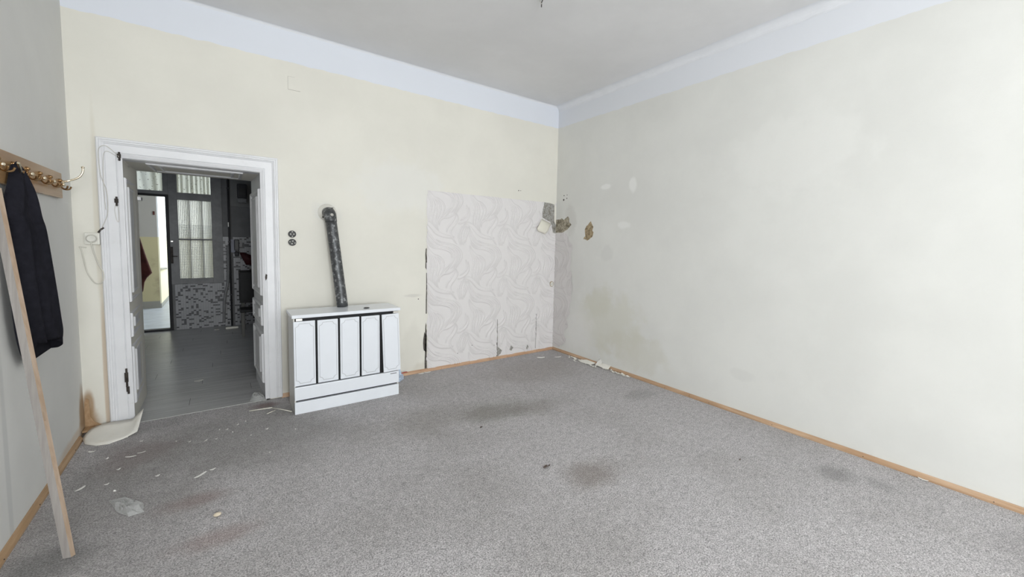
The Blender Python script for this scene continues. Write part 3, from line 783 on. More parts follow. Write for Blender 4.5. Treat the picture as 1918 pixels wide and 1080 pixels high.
NOT2 = [(-.72, .09), (-.70, .15), (-.66, .11), (-.69, .07)]
NOT3 = [(-.46, .07), (-.44, .13), (-.42, .09), (-.44, .05)]
def keep1(u, v):
    x, z = WL+u, WT-v
    if inpoly(x, z, TORN) or inpoly(x, z, NOT1) or inpoly(x, z, NOT2) or inpoly(x, z, NOT3): return False
    if abs(x+.003*math.sin(z*40)+.908) < .0035 and .03 < z < .50: return False
    if abs(x+.30) < .0035 and .05 < z < .52: return False
    edge = WL+.004+.006*math.sin(z*31)*math.sin(z*12)+(.012 if z < .9 else 0)*abs(math.sin(z*23))
    return x > edge and z > .03
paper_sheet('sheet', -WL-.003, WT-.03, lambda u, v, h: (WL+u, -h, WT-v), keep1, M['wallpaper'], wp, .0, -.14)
def keep2(u, v):
    y, z = -u, 1.60-v
    e = .345+.02*math.sin(z*9)+.01*math.sin(z*37)
    if z < .55: e -= (.55-z)*.35*(1+.3*math.sin(z*30))
    if z > 1.42: e -= (z-1.42)*.9
    return u < e
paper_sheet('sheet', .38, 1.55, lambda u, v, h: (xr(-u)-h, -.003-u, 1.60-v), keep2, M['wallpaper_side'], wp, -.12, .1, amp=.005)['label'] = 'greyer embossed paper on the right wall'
# dirty joint left of the sheet, cracks and torn holes behind it
def rough_poly(name, pts, axis, m, parent, h=.002, jit=.006, sub=3, lift=0.):
    """irregular thin patch on a wall: pts are (a, z); axis 'y' on back wall, 'x' on right wall"""
    r = random.Random(len(pts)*7+int(abs(pts[0][0])*100)); P = []
    for i in range(len(pts)):
        a, b = pts[i], pts[(i+1) % len(pts)]
        for k in range(sub):
            t = k/sub
            P.append((a[0]+(b[0]-a[0])*t+(r.uniform(-jit, jit) if k else 0), a[1]+(b[1]-a[1])*t+(r.uniform(-jit, jit) if k else 0)))
    bm = bmesh.new()
    if axis == 'y': poly(bm, [(a, -lift, z) for a, z in P], (0, -h, 0))
    else: poly(bm, [(xr(a)-lift, a, z) for a, z in P], (-h, 0, 0))
    return obj(name, bm, m, parent)
for i, q in enumerate(([(-1.850, .03), (-1.849, .30), (-1.846, .45), (-1.838, .55), (-1.826, .45), (-1.825, .03)], [(-1.848, 1.16), (-1.843, 1.36), (-1.832, 1.37), (-1.826, 1.2), (-1.832, 1.12)],
          [(-1.84, .65), (-1.836, 1.1), (-1.829, 1.1), (-1.829, .65)], [(-1.86, .24), (-1.87, .32), (-1.855, .45), (-1.835, .40), (-1.835, .22)])):
    rough_poly('joint_gap', q, 'y', M['dirt'], wp, .001, .004)
rough_poly('joint_gap', [(-.915, .02), (-.914, .2), (-.910, .52), (-.903, .52), (-.900, .2), (-.899, .02)], 'y', M['dirt'], wp, .0008, .001)
rough_poly('joint_gap', [(-.307, .05), (-.304, .52), (-.296, .52), (-.293, .05)], 'y', M['dirt'], wp, .0008, .001)
for N_ in (NOT1, NOT2, NOT3): rough_poly('torn_patch', N_, 'y', M['plaster_grey'], wp, .001, .001)
pp = thing('bare_plaster', 'exposed grey stained plaster at the top right corner of the wallpaper', 'plaster', (0, 0, 0))
rough_poly('patch', [(-.222, 1.995), (-.12, 1.990), (-.035, 1.975), (-.030, 1.75), (-.002, 1.70), (-.002, 1.59), (-.05, 1.60), (-.075, 1.70), (-.20, 1.76), (-.245, 1.80), (-.235, 1.9)], 'y', M['plaster_grey'], pp, .0012, .003)
o = rough_poly('patch', [(-.004, 1.775), (-.09, 1.775), (-.12, 1.79), (-.16, 1.765), (-.24, 1.81), (-.265, 1.79), (-.27, 1.74), (-.315, 1.70), (-.24, 1.64), (-.12, 1.585), (-.004, 1.575)], 'x', M['plaster_mix'], pp, .0015, .004)
hp = rough_poly('plaster_hole', [(-.57, 1.64), (-.60, 1.68), (-.67, 1.735), (-.69, 1.70), (-.715, 1.67), (-.70, 1.62), (-.72, 1.60), (-.705, 1.55), (-.66, 1.52), (-.62, 1.50), (-.58, 1.515), (-.55, 1.515), (-.56, 1.54), (-.58, 1.55)], 'x', M['plaster_tan'], None, .002, .004)
tag(hp, 'small diamond-shaped tan patch where paint broke off the right wall', 'plaster')
# curled paper flap
bm = bmesh.new(); FP = [((-.255, 1.775), (-.09, 1.715)), ((-.29, 1.73), (-.14, 1.66)), ((-.325, 1.68), (-.165, 1.62)), ((-.345, 1.645), (-.19, 1.59)), ((-.33, 1.615), (-.205, 1.575)), ((-.29, 1.60), (-.225, 1.585))]
DD = [.010, .030, .040, .036, .024, .008]; n_ = 8; g = []
for (a, b), d in zip(FP, DD):
    g.append([bm.verts.new((a[0]+(b[0]-a[0])*k/n_, -d-.006*math.sin(PI*k/n_), a[1]+(b[1]-a[1])*k/n_)) for k in range(n_+1)])
for i in range(len(g)-1):
    for k in range(n_): bm.faces.new((g[i][k], g[i][k+1], g[i+1][k+1], g[i+1][k]))
o = obj('torn_flap', bm, M['flap'], wp, True); o['label'] = 'cream torn flap curling forward'
md = o.modifiers.new('s', 'SOLIDIFY'); md.thickness = .0015
# small round socket in the corner
def socket(name, x, z, r, label, face, ring_m, group=None, tilt=0.):
    t_ = thing(name, label, 'socket', (x, 0, z), group)
    bm = bmesh.new(); tube(bm, [(x, -.001, z), (x, -.010, z), (x, -.012, z)], [r, r, r*.93], 28); obj('rim', bm, ring_m, t_)
    bm = bmesh.new(); tube(bm, [(x, -.0125, z), (x, -.0145, z)], [r*.80, r*.76], 28); obj('insert', bm, face, t_)
    for s in (-1, 1):
        bm = bmesh.new(); q = Vector((s*r*.40*math.cos(tilt), 0, s*r*.40*math.sin(tilt)))
        disc(bm, Vector((x, -.0146, z))+q, (0, -1, 0), r*.14, .001, 10); obj('contact_hole', bm, M['plastic_white'] if label[0] in 'ul' else M['black'], t_)
        bm = bmesh.new(); q = Vector((-s*r*.66*math.sin(tilt), 0, s*r*.66*math.cos(tilt)))
        box(bm, (x+q.x-r*.12, -.017, z+q.z-r*.10), (x+q.x+r*.12, -.0145, z+q.z+r*.10)); obj('earth_clip', bm, M['plastic_white'], t_)
    return t_
face_d = mat('socket_body', (.05, .05, .05), .5, var=.4, vscale=80)
socket('wall_socket', -3.104, 1.482, .031, 'upper of two coverless round sockets between the doorway and the flue pipe', face_d, M['black_hole'])
socket('wall_socket', -3.104, 1.408, .031, 'lower of two coverless round sockets between the doorway and the flue pipe', face_d, M['black_hole'], tilt=1.3)
s3 = socket('wall_socket', -.052, .905, .036, 'small round socket low in the wallpaper beside the room corner', M['plastic_white'], M['plaster_tan'])

# square cover plate and wall marks
cp = thing('junction_cover', 'faint square painted cover plate high on the back wall above the sockets', 'cover', (-3.065, 0, 2.8))
obj('plate', nbox((-3.112, -.003, 2.748), (-3.018, -.0003, 2.856), .001), M['wall_back'], cp)
bm = bmesh.new()
for lo, hi in (((-3.114, -.0015, 2.745), (-3.112, 0, 2.858)), ((-3.112, -.0015, 2.856), (-3.06, 0, 2.858)), ((-3.112, -.0015, 2.744), (-3.018, 0, 2.747))): box(bm, lo, hi)
obj('joint_gap', bm, mat('faint_joint', (.5, .48, .43), .9), cp)
def mark(p, axis, r, label, n=1):
    t_ = []
    bm = bmesh.new()
    if axis == 'y': disc(bm, (p[0], .0, p[1]), (0, -1, 0), r, .002, 8)
    else: disc(bm, (xr(p[0]), p[0], p[1]), (-1, 0, 0), r, .002, 8)
    return bm
def drill(p, axis, r, label, group=None):
    return tag(obj('drill_hole', mark(p, axis, r, label), M['dirt']), label, 'hole', group)
drill((-.625, 2.105), 'y', .007, 'left of two tiny plugged holes above the wallpaper on the back wall')
drill((-.595, 2.107), 'y', .005, 'right of two tiny plugged holes above the wallpaper on the back wall')
for p, r, q in (((-.155, 2.085), .008, 'upper left'), ((-.215, 2.088), .006, 'upper right'), ((-.150, 2.03), .013, 'lower left and largest'), ((-.212, 2.045), .008, 'lower right')):
    drill(p, 'x', r, q+' of four small drill holes above the bare plaster', 'drill holes above the bare plaster')
drill((-1.925, .818), 'y', .006, 'tiny dark hole in the back wall between heater and wallpaper')
for p in ((-1.46, .47), (-1.26, .22), (-1.45, .15), (-.95, .18), (-.62, .28)):
    bm = bmesh.new(); disc(bm, (p[0], -.003, p[1]), (0, -1, 0), .005, .002, 8); obj('pin_hole', bm, M['dirt'], wp)

# ------------------------------------------------------------------ ceiling wire stub
ch = thing('ceiling_wire', 'short dark wire stub hanging from the ceiling', 'wire', (-1.647, -1.706, H))
bm = bmesh.new(); tube(bm, curve([(-1.70, -1.80, H+.004), (-1.69, -1.775, H-.03), (-1.665, -1.735, H-.012), (-1.650, -1.712, H-.025), (-1.646, -1.708, H-.034)]), .0035, 6); obj('strand', bm, M['rust'], ch)
bm = bmesh.new(); tube(bm, curve([(-1.70, -1.80, H+.004), (-1.72, -1.78, H-.03), (-1.69, -1.76, H-.045), (-1.66, -1.73, H-.02)]), .003, 6); obj('strand', bm, M['metal'], ch)

# ------------------------------------------------------------------ left socket with plug and hanging cable
so = thing('plug_socket', 'surface socket with round plug beside the left edge of the door casing', 'socket', (-4.345, 0, 1.41))
obj('box', nbox((-4.385, -.035, 1.368), (-4.308, -.0005, 1.452), .006), M['plastic_white'], so)
bm = bmesh.new(); tube(bm, [(-4.347, -.034, 1.410), (-4.347, -.060, 1.410), (-4.347, -.066, 1.410)], [.026, .025, .018], 24); obj('plug', bm, M['plastic_white'], so)
bm = bmesh.new(); tube(bm, [(-4.347, -.0345, 1.410), (-4.347, -.036, 1.410)], [.032, .032], 24); obj('plug_ring', bm, M['cable'], so)
bm = bmesh.new()
tube(bm, curve([(-4.347, -.062, 1.400), (-4.345, -.055, 1.35), (-4.325, -.035, 1.24), (-4.300, -.03, 1.17), (-4.302, -.03, 1.11), (-4.325, -.02, 1.085), (-4.352, -.015, 1.10), (-4.382, -.012, 1.17), (-4.397, -.012, 1.27), (-4.405, -.012, 1.33), (-4.412, -.014, 1.352), (-4.380, -.012, 1.345)]), .0038, 8)
obj('cable', bm, M['cable'], so)
bm = bmesh.new(); tube(bm, curve([(-4.315, -.02, 1.455), (-4.300, -.03, 1.475), (-4.285, -.034, 1.49)]), .006, 8); obj('cable_stub', bm, M['rust'], so)

# ------------------------------------------------------------------ gas heater
ht = thing('gas_heater', 'white enamel gas wall heater with five front panels standing on the carpet', 'heater', (-2.74, -.33, 0))
HX0, HX1, HYF, HYB = -3.168, -2.312, -.500, -.170
obj('body', nbox((HX0+.006, HYF+.025, .012), (HX1-.004, HYB, .795), .004), M['dark_gap'], ht)
for x in (HX0, HX1-.012):
    obj('side_panel', nbox((x, HYF+.008, .0), (x+.012, HYB-.004, .797), .003), M['enamel_side'], ht)
obj('top_plate', nbox((HX0-.012, HYF-.014, .798), (HX1+.014, HYB+.004, .826), .006), M['enamel'], ht)
obj('plinth', nbox((HX0, HYF-.004, 0), (HX1, HYF+.030, .100), .004), M['enamel'], ht)
lp = obj('lower_panel', nbox((HX0, HYF-.010, .118), (HX1, HYF+.020, .228), .005), M['enamel'], ht)
bm = bmesh.new(); x = -2.392
for k in range(7):
    wd = (.007, .005, .008, .006, .007, .005, .007)[k]; box(bm, (x, HYF-.0108, .2085-.0001*k), (x+wd, HYF-.010, .2150)); x += wd+.0018
obj('badge_lettering', bm, M['black'], lp)
bm = bmesh.new()
for x in (HX0+.02, HX1-.05):
    obj('bracket', nbox((x, HYF-.002, .776), (x+.045, HYF+.02, .794)), M['metal'], ht)
gap = .016; pwid = (HX1-HX0-4*gap)/5
for i in range(5):
    x0 = HX0+i*(pwid+gap); x1 = x0+pwid; z0, z1 = .237, .772-.002*(i % 2)
    if i == 4: x0 += .002
    R_ = Matrix.Identity(4)
    if i == 4: R_ = Matrix.Translation(((x0+x1)/2, HYF, z1)) @ Matrix.Rotation(.022, 4, 'Y').inverted() @ Matrix.Rotation(.030, 4, 'X').inverted() @ Matrix.Translation((-(x0+x1)/2, -HYF, -z1))
    bm = bmesh.new(); box(bm, (x0, HYF-.006, z0), (x1, HYF+.012, z1), .005, M4=R_); p_ = obj('front_panel', bm, M['enamel'], ht)
    # decorative line with hollowed corners
    a0, a1, c0, c1, rr = x0+.014, x1-.014, z0+.022, z1-.020, .026; pts = []
    for cx, cz, s in ((a0, c0, 0), (a1, c0, 1), (a1, c1, 2), (a0, c1, 3)):
        st_ = (PI/2, PI, 1.5*PI, 2*PI)[s]
        for k in range(7):
            an = st_-k/6*PI/2; pts.append(Vector((cx+rr*math.cos(an), HYF-.0062, cz+rr*math.sin(an))))
    pts.append(pts[0].copy()); pts = [R_ @ q for q in pts]
    bm = bmesh.new(); tube(bm, pts, .0016, 5, False); obj('ornament_line', bm, M['line'], p_)
bm = bmesh.new(); disc(bm, (-2.575, -.41, .8262), (0, 0, 1), .018, .008, 20); box(bm, (-2.60, -.416, .8262), (-2.55, -.404, .832), .002)
obj('knob', bm, M['black'], ht)
# flue
fp = thing('flue_pipe', 'mottled grey metal flue pipe rising from the heater into the wall', 'pipe', (-2.73, -.2, .826))
P0, P1 = Vector((-2.735, -.215, .827)), Vector((-2.802, -.105, 1.615))
bm = bmesh.new(); N_ = 18; tube(bm, [P0+(P1-P0)*k/N_ for k in range(N_+1)], .047, 28); obj('pipe', bm, M['flue'], fp)
bm = bmesh.new(); tube(bm, [P0+(P1-P0)*.985, P1, (-2.806, -.10, 1.645), (-2.808, -.092, 1.668), (-2.809, -.070, 1.686), (-2.809, -.04, 1.69), (-2.809, .0, 1.69)], [.050, .050, .052, .053, .052, .052, .052], 28); obj('elbow', bm, M['flue'], fp)
for t_ in (.30, .62):
    bm = bmesh.new(); q = P0+(P1-P0)*t_; d_ = (P1-P0).normalized(); tube(bm, [q-d_*.004, q-d_*.002, q+d_*.002, q+d_*.004], [.0472, .0485, .0485, .0472], 28, False); obj('seam', bm, M['flue'], fp)
bm = bmesh.new(); disc(bm, (-2.803, -.147, 1.665), (.12, -1, .35), .016, .008, 20, .013); obj('inspection_cap', bm, M['metal'], fp)
bm = bmesh.new(); tube(bm, [(-2.812, -.001, 1.692), (-2.812, -.010, 1.692), (-2.812, -.014, 1.692), (-2.812, -.001, 1.692)], [.082, .080, .055, .054], 32, False); obj('wall_collar', bm, mat('collar_plaster', (.74, .72, .66), .8), fp)
# cable and bag right of heater
def crumple(name, pts, m, label, cat, hgt, seed, n=14, th=.0):
    """crumpled sheet over an outline (x, y); height peaks inside"""
    r = random.Random(seed); bm = bmesh.new()
    cx = sum(p[0] for p in pts)/len(pts); cy = sum(p[1] for p in pts)/len(pts)
    ring = []
    for i in range(len(pts)):
        a, b = pts[i], pts[(i+1) % len(pts)]
        for k in range(3): ring.append((a[0]+(b[0]-a[0])*k/3, a[1]+(b[1]-a[1])*k/3))
    K = 5; rows = []
    for j in range(K+1):
        s = 1-j/(K+.0); row = []
        if j == K: row = [bm.verts.new((cx, cy, hgt*.6))]
        else:
            for (x, y_) in ring:
                z = .003+hgt*math.sin(min(1, (1-s)*1.6)*PI/2)*r.uniform(.35, 1.1)*(0 if j == 0 else 1)
                row.append(bm.verts.new((cx+(x-cx)*s+r.uniform(-.004, .004), cy+(y_-cy)*s+r.uniform(-.004, .004), z)))
        rows.append(row)
    L = len(ring)
    for j in range(K-1):
        for k in range(L):
            a, b, c_, d = rows[j][k], rows[j][(k+1) % L], rows[j+1][(k+1) % L], rows[j+1][k]
            bm.faces.new((a, b, c_)); bm.faces.new((a, c_, d))
    for k in range(L): bm.faces.new((rows[K-1][k], rows[K-1][(k+1) % L], rows[K][0]))
    o = obj(name, bm, m); o.modifiers.new('s', 'SOLIDIFY').thickness = .0012
    return tag(o, label, cat)
crumple('plastic_bag', [(-4.14, -1.19), (-4.07, -1.20), (-3.985, -1.33), (-3.965, -1.42), (-4.03, -1.43), (-4.09, -1.32)], M['film'], 'clear crumpled plastic wrapper lying on the carpet near the leaning batten', 'plastic bag', .03, 5)
crumple('plastic_bag', [(-3.45, .03), (-3.43, .17), (-3.36, .19), (-3.335, .02), (-3.36, -.02)], M['film'], 'clear crumpled plastic bag at the right foot of the doorway', 'plastic bag', .05, 9)
crumple('plastic_bag', [(-2.30, -.25), (-2.21, -.20), (-2.13, -.12), (-2.10, -.05), (-2.16, -.03), (-2.30, -.08)], M['red_line'], 'bluish crumpled bag on the floor at the right end of the heater', 'plastic bag', .10, 11)
bm = bmesh.new(); tube(bm, curve([(-2.15, -.10, .06), (-2.10, -.07, .055), (-2.07, -.04, .045), (-2.06, -.03, .04)]), .006, 6)
tag(obj('cable_end', bm, mat('red_plastic', (.5, .09, .07), .5)), 'tiny red cable end beside the bluish bag', 'cable')

# ------------------------------------------------------------------ coat rack, jacket
rk = thing('coat_rack', 'varnished wooden coat rack board with brass hooks on the left wall', 'coat rack', (xl(-.8), -.8, 1.75))
ang = math.atan2(LA, 1)
def xw(y, d): return xl(y)+d
bm = bmesh.new(); poly(bm, [(xw(-.305, .002), -.305, 1.668), (xw(-1.62, .002), -1.62, 1.668), (xw(-1.62, .02), -1.62, 1.668), (xw(-.305, .02), -.305, 1.668)], (0, 0, .158))
bmesh.ops.bevel(bm, geom=list(bm.edges), offset=.002, segments=1, affect='EDGES'); obj('board', bm, M['rack'], rk)
for i, y in enumerate((-.369, -.561, -.739, -.936, -1.124, -1.31)):
    x = xw(y, .02); zz = 1.752
    bm = bmesh.new(); disc(bm, (x, y, zz+.022), (1, 0, 0), .013, .004, 16); disc(bm, (x, y, zz-.004), (1, 0, 0), .014, .004, 16); tube(bm, [(x+.003, y, zz+.022), (x+.003, y, zz-.02)], .006, 8)
    hk = obj('hook_plate', bm, M['bronze'], rk)
    bm = bmesh.new(); ball(bm, (x+.018, y, zz-.002), .010); obj('knob', bm, M['brass'], hk)
    bm = bmesh.new(); ball(bm, (x+.006, y, zz+.024), .010); obj('screw_cap', bm, M['bronze'], hk)
    bm = bmesh.new()
    tube(bm, curve([(x+.006, y, zz-.012), (x+.022, y+.012, zz-.030), (x+.038, y+.028, zz-.026), (x+.044, y+.036, zz-.010)]), .0045, 8)
    tube(bm, curve([(x+.006, y, zz-.012), (x+.022, y-.012, zz-.030), (x+.038, y-.028, zz-.026), (x+.044, y-.036, zz-.010)]), .0045, 8)
    obj('lower_prong', bm, M['bronze'], hk)
    if i == 0:
        bm = bmesh.new(); tube(bm, curve([(x+.012, y, zz+.015), (x+.045, y, zz+.026), (x+.085, y, zz+.050), (x+.105, y, zz+.085), (x+.107, y, zz+.115)]), [.007]*8+[.0055]*25, 10)
        obj('long_prong', bm, M['brass'], hk)
        bm = bmesh.new(); ball(bm, (x+.107, y, zz+.117), .009, (1, 1, .8)); obj('prong_tip', bm, M['brass'], hk)
    if i == 4:
        bm = bmesh.new(); tube(bm, curve([(x+.010, y, zz-.005), (x+.035, y-.045, zz-.022), (x+.05, y-.10, zz-.01), (x+.055, y-.14, zz+.015)]), .0055, 10)
        obj('long_prong', bm, M['brass'], hk)
jk = thing('jacket', 'charcoal knitted jacket hanging from the coat rack', 'jacket', (-4.36, -1.05, 1.75))
#          z,    y_left(toward viewer), y_right, depth
JR = [(1.775, -1.165, -1.120, .022), (1.745, -1.195, -1.112, .035), (1.69, -1.228, -1.100, .048), (1.65, -1.250, -1.082, .055), (1.59, -1.300, -1.050, .060), (1.54, -1.352, -1.025, .064),
      (1.508, -1.352, -1.008, .066), (1.478, -1.300, -.990, .068), (1.40, -1.292, -.958, .070), (1.24, -1.300, -.890, .075), (1.08, -1.290, -.850, .080), (.94, -1.265, -.822, .082), (.86, -1.225, -.795, .082), (.79, -1.17, -.765, .070)]
bm = bmesh.new(); n_ = 72; rows = []
for j, (z, ya, yb, dp) in enumerate(JR):
    ring = []; c_, hw = (ya+yb)/2, (yb-ya)/2; s = j/(len(JR)-1)
    for k in range(n_):
        a = 2*PI*k/n_; u = math.cos(a); front = math.sin(a)
        y_ = c_+hw*u
        fold = (.016*math.sin(u*6.5+1.2*s)+.008*math.sin(u*13-2*s))*min(1, s*3)*math.sqrt(max(0, 1-u*u))
        base_x = xw(y_, .024)
        xx = base_x+.004 if front <= 0 else base_x+.004+(dp+fold)*front**.55
        zz = z
        if front > 0 and s > .72: zz += (s-.72)/.28*(.13*(1-u)/2+.03*math.sin(2.2*(1-u)))*min(1, front*3)
        ring.append(bm.verts.new((max(xx, base_x), y_, zz)))
    rows.append(ring)
for a, b in zip(rows, rows[1:]):
    for k in range(n_): bm.faces.new((a[k], a[(k+1) % n_], b[(k+1) % n_], b[k]))
bm.faces.new(rows[0])
o = obj('body', bm, M['cloth'], jk, True); o.modifiers.new('s', 'SUBSURF').levels = 1; o.modifiers.new('t', 'SOLIDIFY').thickness = .003
bm = bmesh.new(); tube(bm, curve([(xw(-1.14, .03), -1.135, 1.765), (xw(-1.14, .040), -1.145, 1.782), (xw(-1.14, .034), -1.155, 1.765)]), .004, 8); obj('hanging_loop', bm, M['cloth'], jk, True)

# ------------------------------------------------------------------ leaning batten
bt = thing('wooden_batten', 'long weathered wooden batten leaning against the left wall in front of the jacket', 'batten', (-4.186, -1.632, 0))
B0 = Vector((-4.190, -1.640, .002)); B1 = Vector((-4.386, -1.385, 1.52)); d = (B1-B0).normalized(); B1 = B0+d*1.67
s_ = Vector((.75, -.55, 0)); s_ = (s_-d*s_.dot(d)).normalized(); t_ = d.cross(s_).normalized()
Mb = Matrix.Translation(B0) @ Matrix((s_, t_, d)).transposed().to_4x4()
bm = bmesh.new(); fs = box(bm, (-.019, -.009, 0), (.019, .009, 1.67), 0, M4=Mb)
for i, f in enumerate(fs):
    n_f = Mb.to_3x3().inverted() @ f.normal
    f.normal_update(); nn = f.normal
    f.material_index = 1 if abs(nn.dot(s_)) > .7 else 0
# bmesh normals may be unset until now: classify by centre
ctr = Mb @ Vector((0, 0, .9))
for f in fs:
    q = (f.calc_center_median()-ctr)
    f.material_index = 1 if abs(q.dot(s_)) > .012 and abs(q.dot(d)) < .1 else 0
obj('batten', bm, [M['batten_face'], M['batten_edge']], bt)
bm = bmesh.new(); box(bm, (.0192, -.007, .62), (.025, .004, .66), 0, M4=Mb); obj('splinter', bm, M['batten_edge'], bt)
# brown stub of old board in the corner
bm = bmesh.new(); poly(bm, [(-4.436, -.012, .03), (-4.436, -.10, .03), (-4.405, -.10, .03), (-4.385, -.012, .03)], (0, 0, .012))
poly(bm, [(-4.4355, -.003, .0), (-4.36, -.003, 0), (-4.33, -.003, .02), (-4.39, -.003, .07), (-4.408, -.003, .11), (-4.412, -.003, .24), (-4.425, -.003, .25), (-4.4355, -.003, .22)], (0, -.006, 0))
o = obj('corner_board', bm, M['base_left']); tag(o, 'broken brown board remnant in the left room corner', 'board')

# ------------------------------------------------------------------ loose paper, flakes, sticks
bm = bmesh.new()
SH = [[(-4.425, -.165, .012), (-4.395, -.26, .004), (-4.33, -.325, .003), (-4.27, -.335, .003), (-4.20, -.300, .006), (-4.135, -.245, .020)],
      [(-4.415, -.150, .030), (-4.375, -.19, .030), (-4.32, -.24, .020), (-4.26, -.24, .016), (-4.19, -.225, .018), (-4.130, -.205, .045)],
      [(-4.405, -.120, .042), (-4.35, -.12, .046), (-4.30, -.14, .036), (-4.25, -.14, .030), (-4.18, -.14, .034), (-4.125, -.140, .085)],
      [(-4.395, -.060, .045), (-4.34, -.055, .058), (-4.29, -.05, .060), (-4.24, -.05, .056), (-4.18, -.06, .060), (-4.118, -.080, .130)]]
g = [[bm.verts.new(p) for p in r_] for r_ in SH]
for i in range(3):
    for k in range(5): bm.faces.new((g[i][k], g[i][k+1], g[i+1][k+1], g[i+1][k]))
o = obj('paper_sheet', bm, M['paper'], None, True)
md = o.modifiers.new('u', 'SUBSURF'); md.subdivision_type = 'SIMPLE'; md.levels = 1; md.render_levels = 1; o.modifiers.new('s', 'SOLIDIFY').thickness = .002
tag(o, 'large torn cream wallpaper sheet curled on the carpet at the left foot of the doorway', 'paper')

def scrap(x, y, L, wdt, a, m, name, label, cat, group=None, curl=.004):
    r = random.Random(int(x*1000)+int(y*777)); bm = bmesh.new(); n = 4
    top, bot = [], []
    for i in range(n+1):
        s = i/n-.5; ww = wdt*(.35+.65*math.cos(s*2.3))*r.uniform(.8, 1.15)/2; z = .004+curl*(2*s)**2
        for sg in (1, -1):
            px, py = s*L, sg*ww
            X, Y = x+px*math.cos(a)-py*math.sin(a), y+px*math.sin(a)+py*math.cos(a)
            (top if sg > 0 else bot).append((bm.verts.new((X, Y, z+.0015)), bm.verts.new((X, Y, z))))
    for i in range(n):
        bm.faces.new((top[i][0], top[i+1][0], bot[i+1][0], bot[i][0])); bm.faces.new((top[i][1], bot[i][1], bot[i+1][1], top[i+1][1]))
        bm.faces.new((top[i][0], top[i][1], top[i+1][1], top[i+1][0])); bm.faces.new((bot[i][0], bot[i+1][0], bot[i+1][1], bot[i][1]))
    bm.faces.new((top[0][0], bot[0][0], bot[0][1], top[0][1])); bm.faces.new((top[n][0], top[n][1], bot[n][1], bot[n][0]))
    return tag(obj(name, bm, m), label, cat, group)
W1 = M['paper_white']
LA1 = 'small white paper flake on the carpet near the left baseboard, between batten and doorway'; GA = 'paper flakes near the left wall'
for x, y, L, wd, a in ((-4.175, -.984, .02, .009, .3), (-4.152, -.81, .02, .012, .6), (-4.235, -.601, .02, .01, .9),
                       (-4.266, -.324, .02, .012, 0), (-4.184, -.286, .014, .01, 1), (-4.094, -.414, .018, .012, 0), (-4.125, -1.099, .016, .01, 2), (-4.07, -.62, .04, .006, .2)):
    scrap(x, y, L, wd, a, W1, 'paper_flake', LA1, 'paper scrap', GA)
scrap(-4.284, -.964, .055, .014, .95, W1, 'paper_strip', 'narrow white paper strip on the carpet just right of the leaning batten', 'paper scrap')
scrap(-4.118, -.65, .055, .009, -.25, W1, 'paper_strip', 'thin straight white strip on the carpet in front of the curled paper sheet', 'paper scrap')
scrap(-4.332, -.428, .035, .018, -.3, W1, 'paper_chip', 'white chip lying beside the left baseboard below the curled paper sheet', 'paper scrap')
scrap(-3.749, -1.167, .075, .018, .75, W1, 'paper_strip', 'pointed white strip on the carpet in the open floor left of the heater', 'paper scrap')
scrap(-3.69, -1.13, .03, .012, .3, W1, 'paper_chip', 'tiny white chip at the tip of the pointed white strip', 'paper scrap')
scrap(-3.953, -1.032, .022, .014, .5, W1, 'paper_chip', 'lone white chip on the carpet above the plastic wrapper', 'paper scrap')
LB = 'small white paper flake on the carpet in front of the doorway threshold'; GB = 'paper flakes before the doorway'
for x, y, L, wd, a in ((-3.826, -.607, .02, .012, .3), (-3.737, -.649, .045, .008, .9), (-3.677, -.661, .02, .01, .2), (-3.615, -.521, .028, .01, .7), (-3.549, -.468, .03, .009, .6),
                       (-3.497, -.435, .02, .012, 1.2), (-3.374, -.675, .03, .018, .5), (-3.476, -.73, .018, .01, .1), (-3.389, -1.086, .014, .01, .8), (-3.66, -.50, .026, .012, 1.3),
                       (-3.90, -.55, .014, .01, 0), (-3.20, -.80, .016, .01, 2), (-3.58, -.60, .018, .009, 2.2)):
    scrap(x, y, L*.72, wd*.65, a, W1, 'paper_flake', LB, 'paper scrap', GB)
# splinters in front of heater
def stick(pts, r, label):
    bm = bmesh.new(); tube(bm, pts, r, 6); tag(obj('wood_splinter', bm, M['stick']), label, 'splinter')
stick([(-3.464, -.224, .008), (-3.385, -.245, .012), (-3.306, -.262, .014)], .0042, 'longest pale splinter on the carpet left of the heater')
stick([(-3.306, -.262, .010), (-3.245, -.33, .008), (-3.182, -.42, .006)], .0035, 'pale splinter reaching to the front left corner of the heater')
stick([(-3.351, -.364, .006), (-3.289, -.322, .008)], .003, 'short pale splinter under the two longer ones by the heater')
scrap(-3.83, .92, .07, .05, .1, W1, 'paper_chip', 'white chip lying on the grey kitchen planks', 'paper scrap')
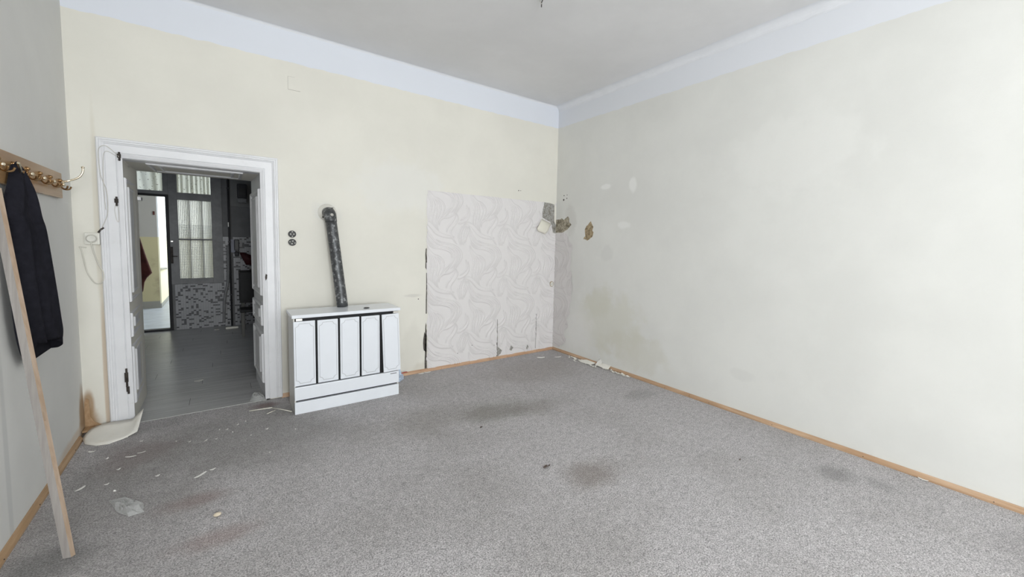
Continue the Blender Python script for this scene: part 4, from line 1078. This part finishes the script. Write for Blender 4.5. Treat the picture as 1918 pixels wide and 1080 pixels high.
# flakes at the corner and along the right baseboard
for x, y, L, wd, a, lb in ((-.415, -.267, .10, .05, -.4, 'largest white flake on the carpet in front of the wallpaper corner'), (-.214, -.366, .085, .03, -.3, 'white flake second from the wallpaper corner, right of the largest one'),
                           (-1.912, -.056, .06, .04, .0, 'white paper scrap at the foot of the wallpaper left edge'), (-1.837, -.05, .07, .03, -.2, 'folded white scrap on the baseboard under the wallpaper left edge')):
    scrap(x, y, L, wd, a, W1, 'paint_flake', lb, 'paint flake')
LC = 'cream paint flake in the crumbled row along the right baseboard near the corner'; GC = 'paint flakes along the right baseboard'
rr_ = random.Random(4)
for k in range(34):
    y = -.42-.98*(k+rr_.random())/34; x = xr(y)-.03-rr_.random()*(.10 if -.95 < y < -.55 else .035)
    if k < 7: x -= .06*rr_.random()
    scrap(x, y, rr_.uniform(.03, .075), rr_.uniform(.015, .035), rr_.uniform(1.1, 2.1), M['paper'] if k % 3 else W1, 'paint_flake', LC, 'paint flake', GC, .008)
# bigger curled shard standing against the baseboard
bm = bmesh.new(); poly(bm, [(-.055, -.87, .004), (-.045, -.95, .004), (-.030, -.955, .055), (-.024, -.93, .085), (-.028, -.895, .06)], (-.003, 0, 0))
tag(obj('paint_shard', bm, W1), 'upright cream paint shard leaning on the right baseboard', 'paint flake')
bm = bmesh.new(); poly(bm, [(-.014, -.90, .036), (-.075, -.93, .012), (-.085, -1.03, .010), (-.075, -1.10, .012), (-.016, -1.08, .037)], (0, 0, .004))
tag(obj('paint_shard', bm, M['paper']), 'broad flat cream paint shard covering the right baseboard', 'paint flake')
bm = bmesh.new(); poly(bm, [(-.09, -.60, .006), (-.05, -.72, .03), (-.06, -.88, .028), (-.11, -.84, .008), (-.13, -.70, .006)], (0, 0, .003))
tag(obj('paint_shard', bm, M['paper']), 'long bent cream paint shard on the carpet left of the upright shard', 'paint flake')
scrap(xr(-3.78)-.03, -3.78, .05, .012, 1.55, W1, 'paint_flake', 'small white flake at the near end of the right baseboard', 'paint flake')
# leaves, chip, crumbs
def leaf(x, y, r, label, seed):
    rnd = random.Random(seed); bm = bmesh.new(); n = 9; P = []
    for k in range(n):
        a = 2*PI*k/n; q = r*rnd.uniform(.55, 1.1); P.append((x+q*math.cos(a), y+q*.38*math.sin(a), .004+.008*rnd.random()))
    poly(bm, P, (0, 0, .003)); tag(obj('dry_leaf', bm, M['leaf']), label, 'leaf')
leaf(-2.025, -1.559, .018, 'small brown crumb of leaf on the carpet stain in mid-floor', 1)
leaf(-1.964, -2.29, .030, 'dark dry leaf on the carpet, nearer the viewer than the crumb of leaf', 2)
leaf(-.82, -2.98, .012, 'tiny dark crumb on the open carpet towards the right wall', 3)
bm = bmesh.new(); ball(bm, (-3.663, -1.678, .012), .016, (1.1, .8, .6)); tag(obj('plaster_chip', bm, M['pebble']), 'beige plaster chip on the carpet right of the plastic wrapper', 'chip')
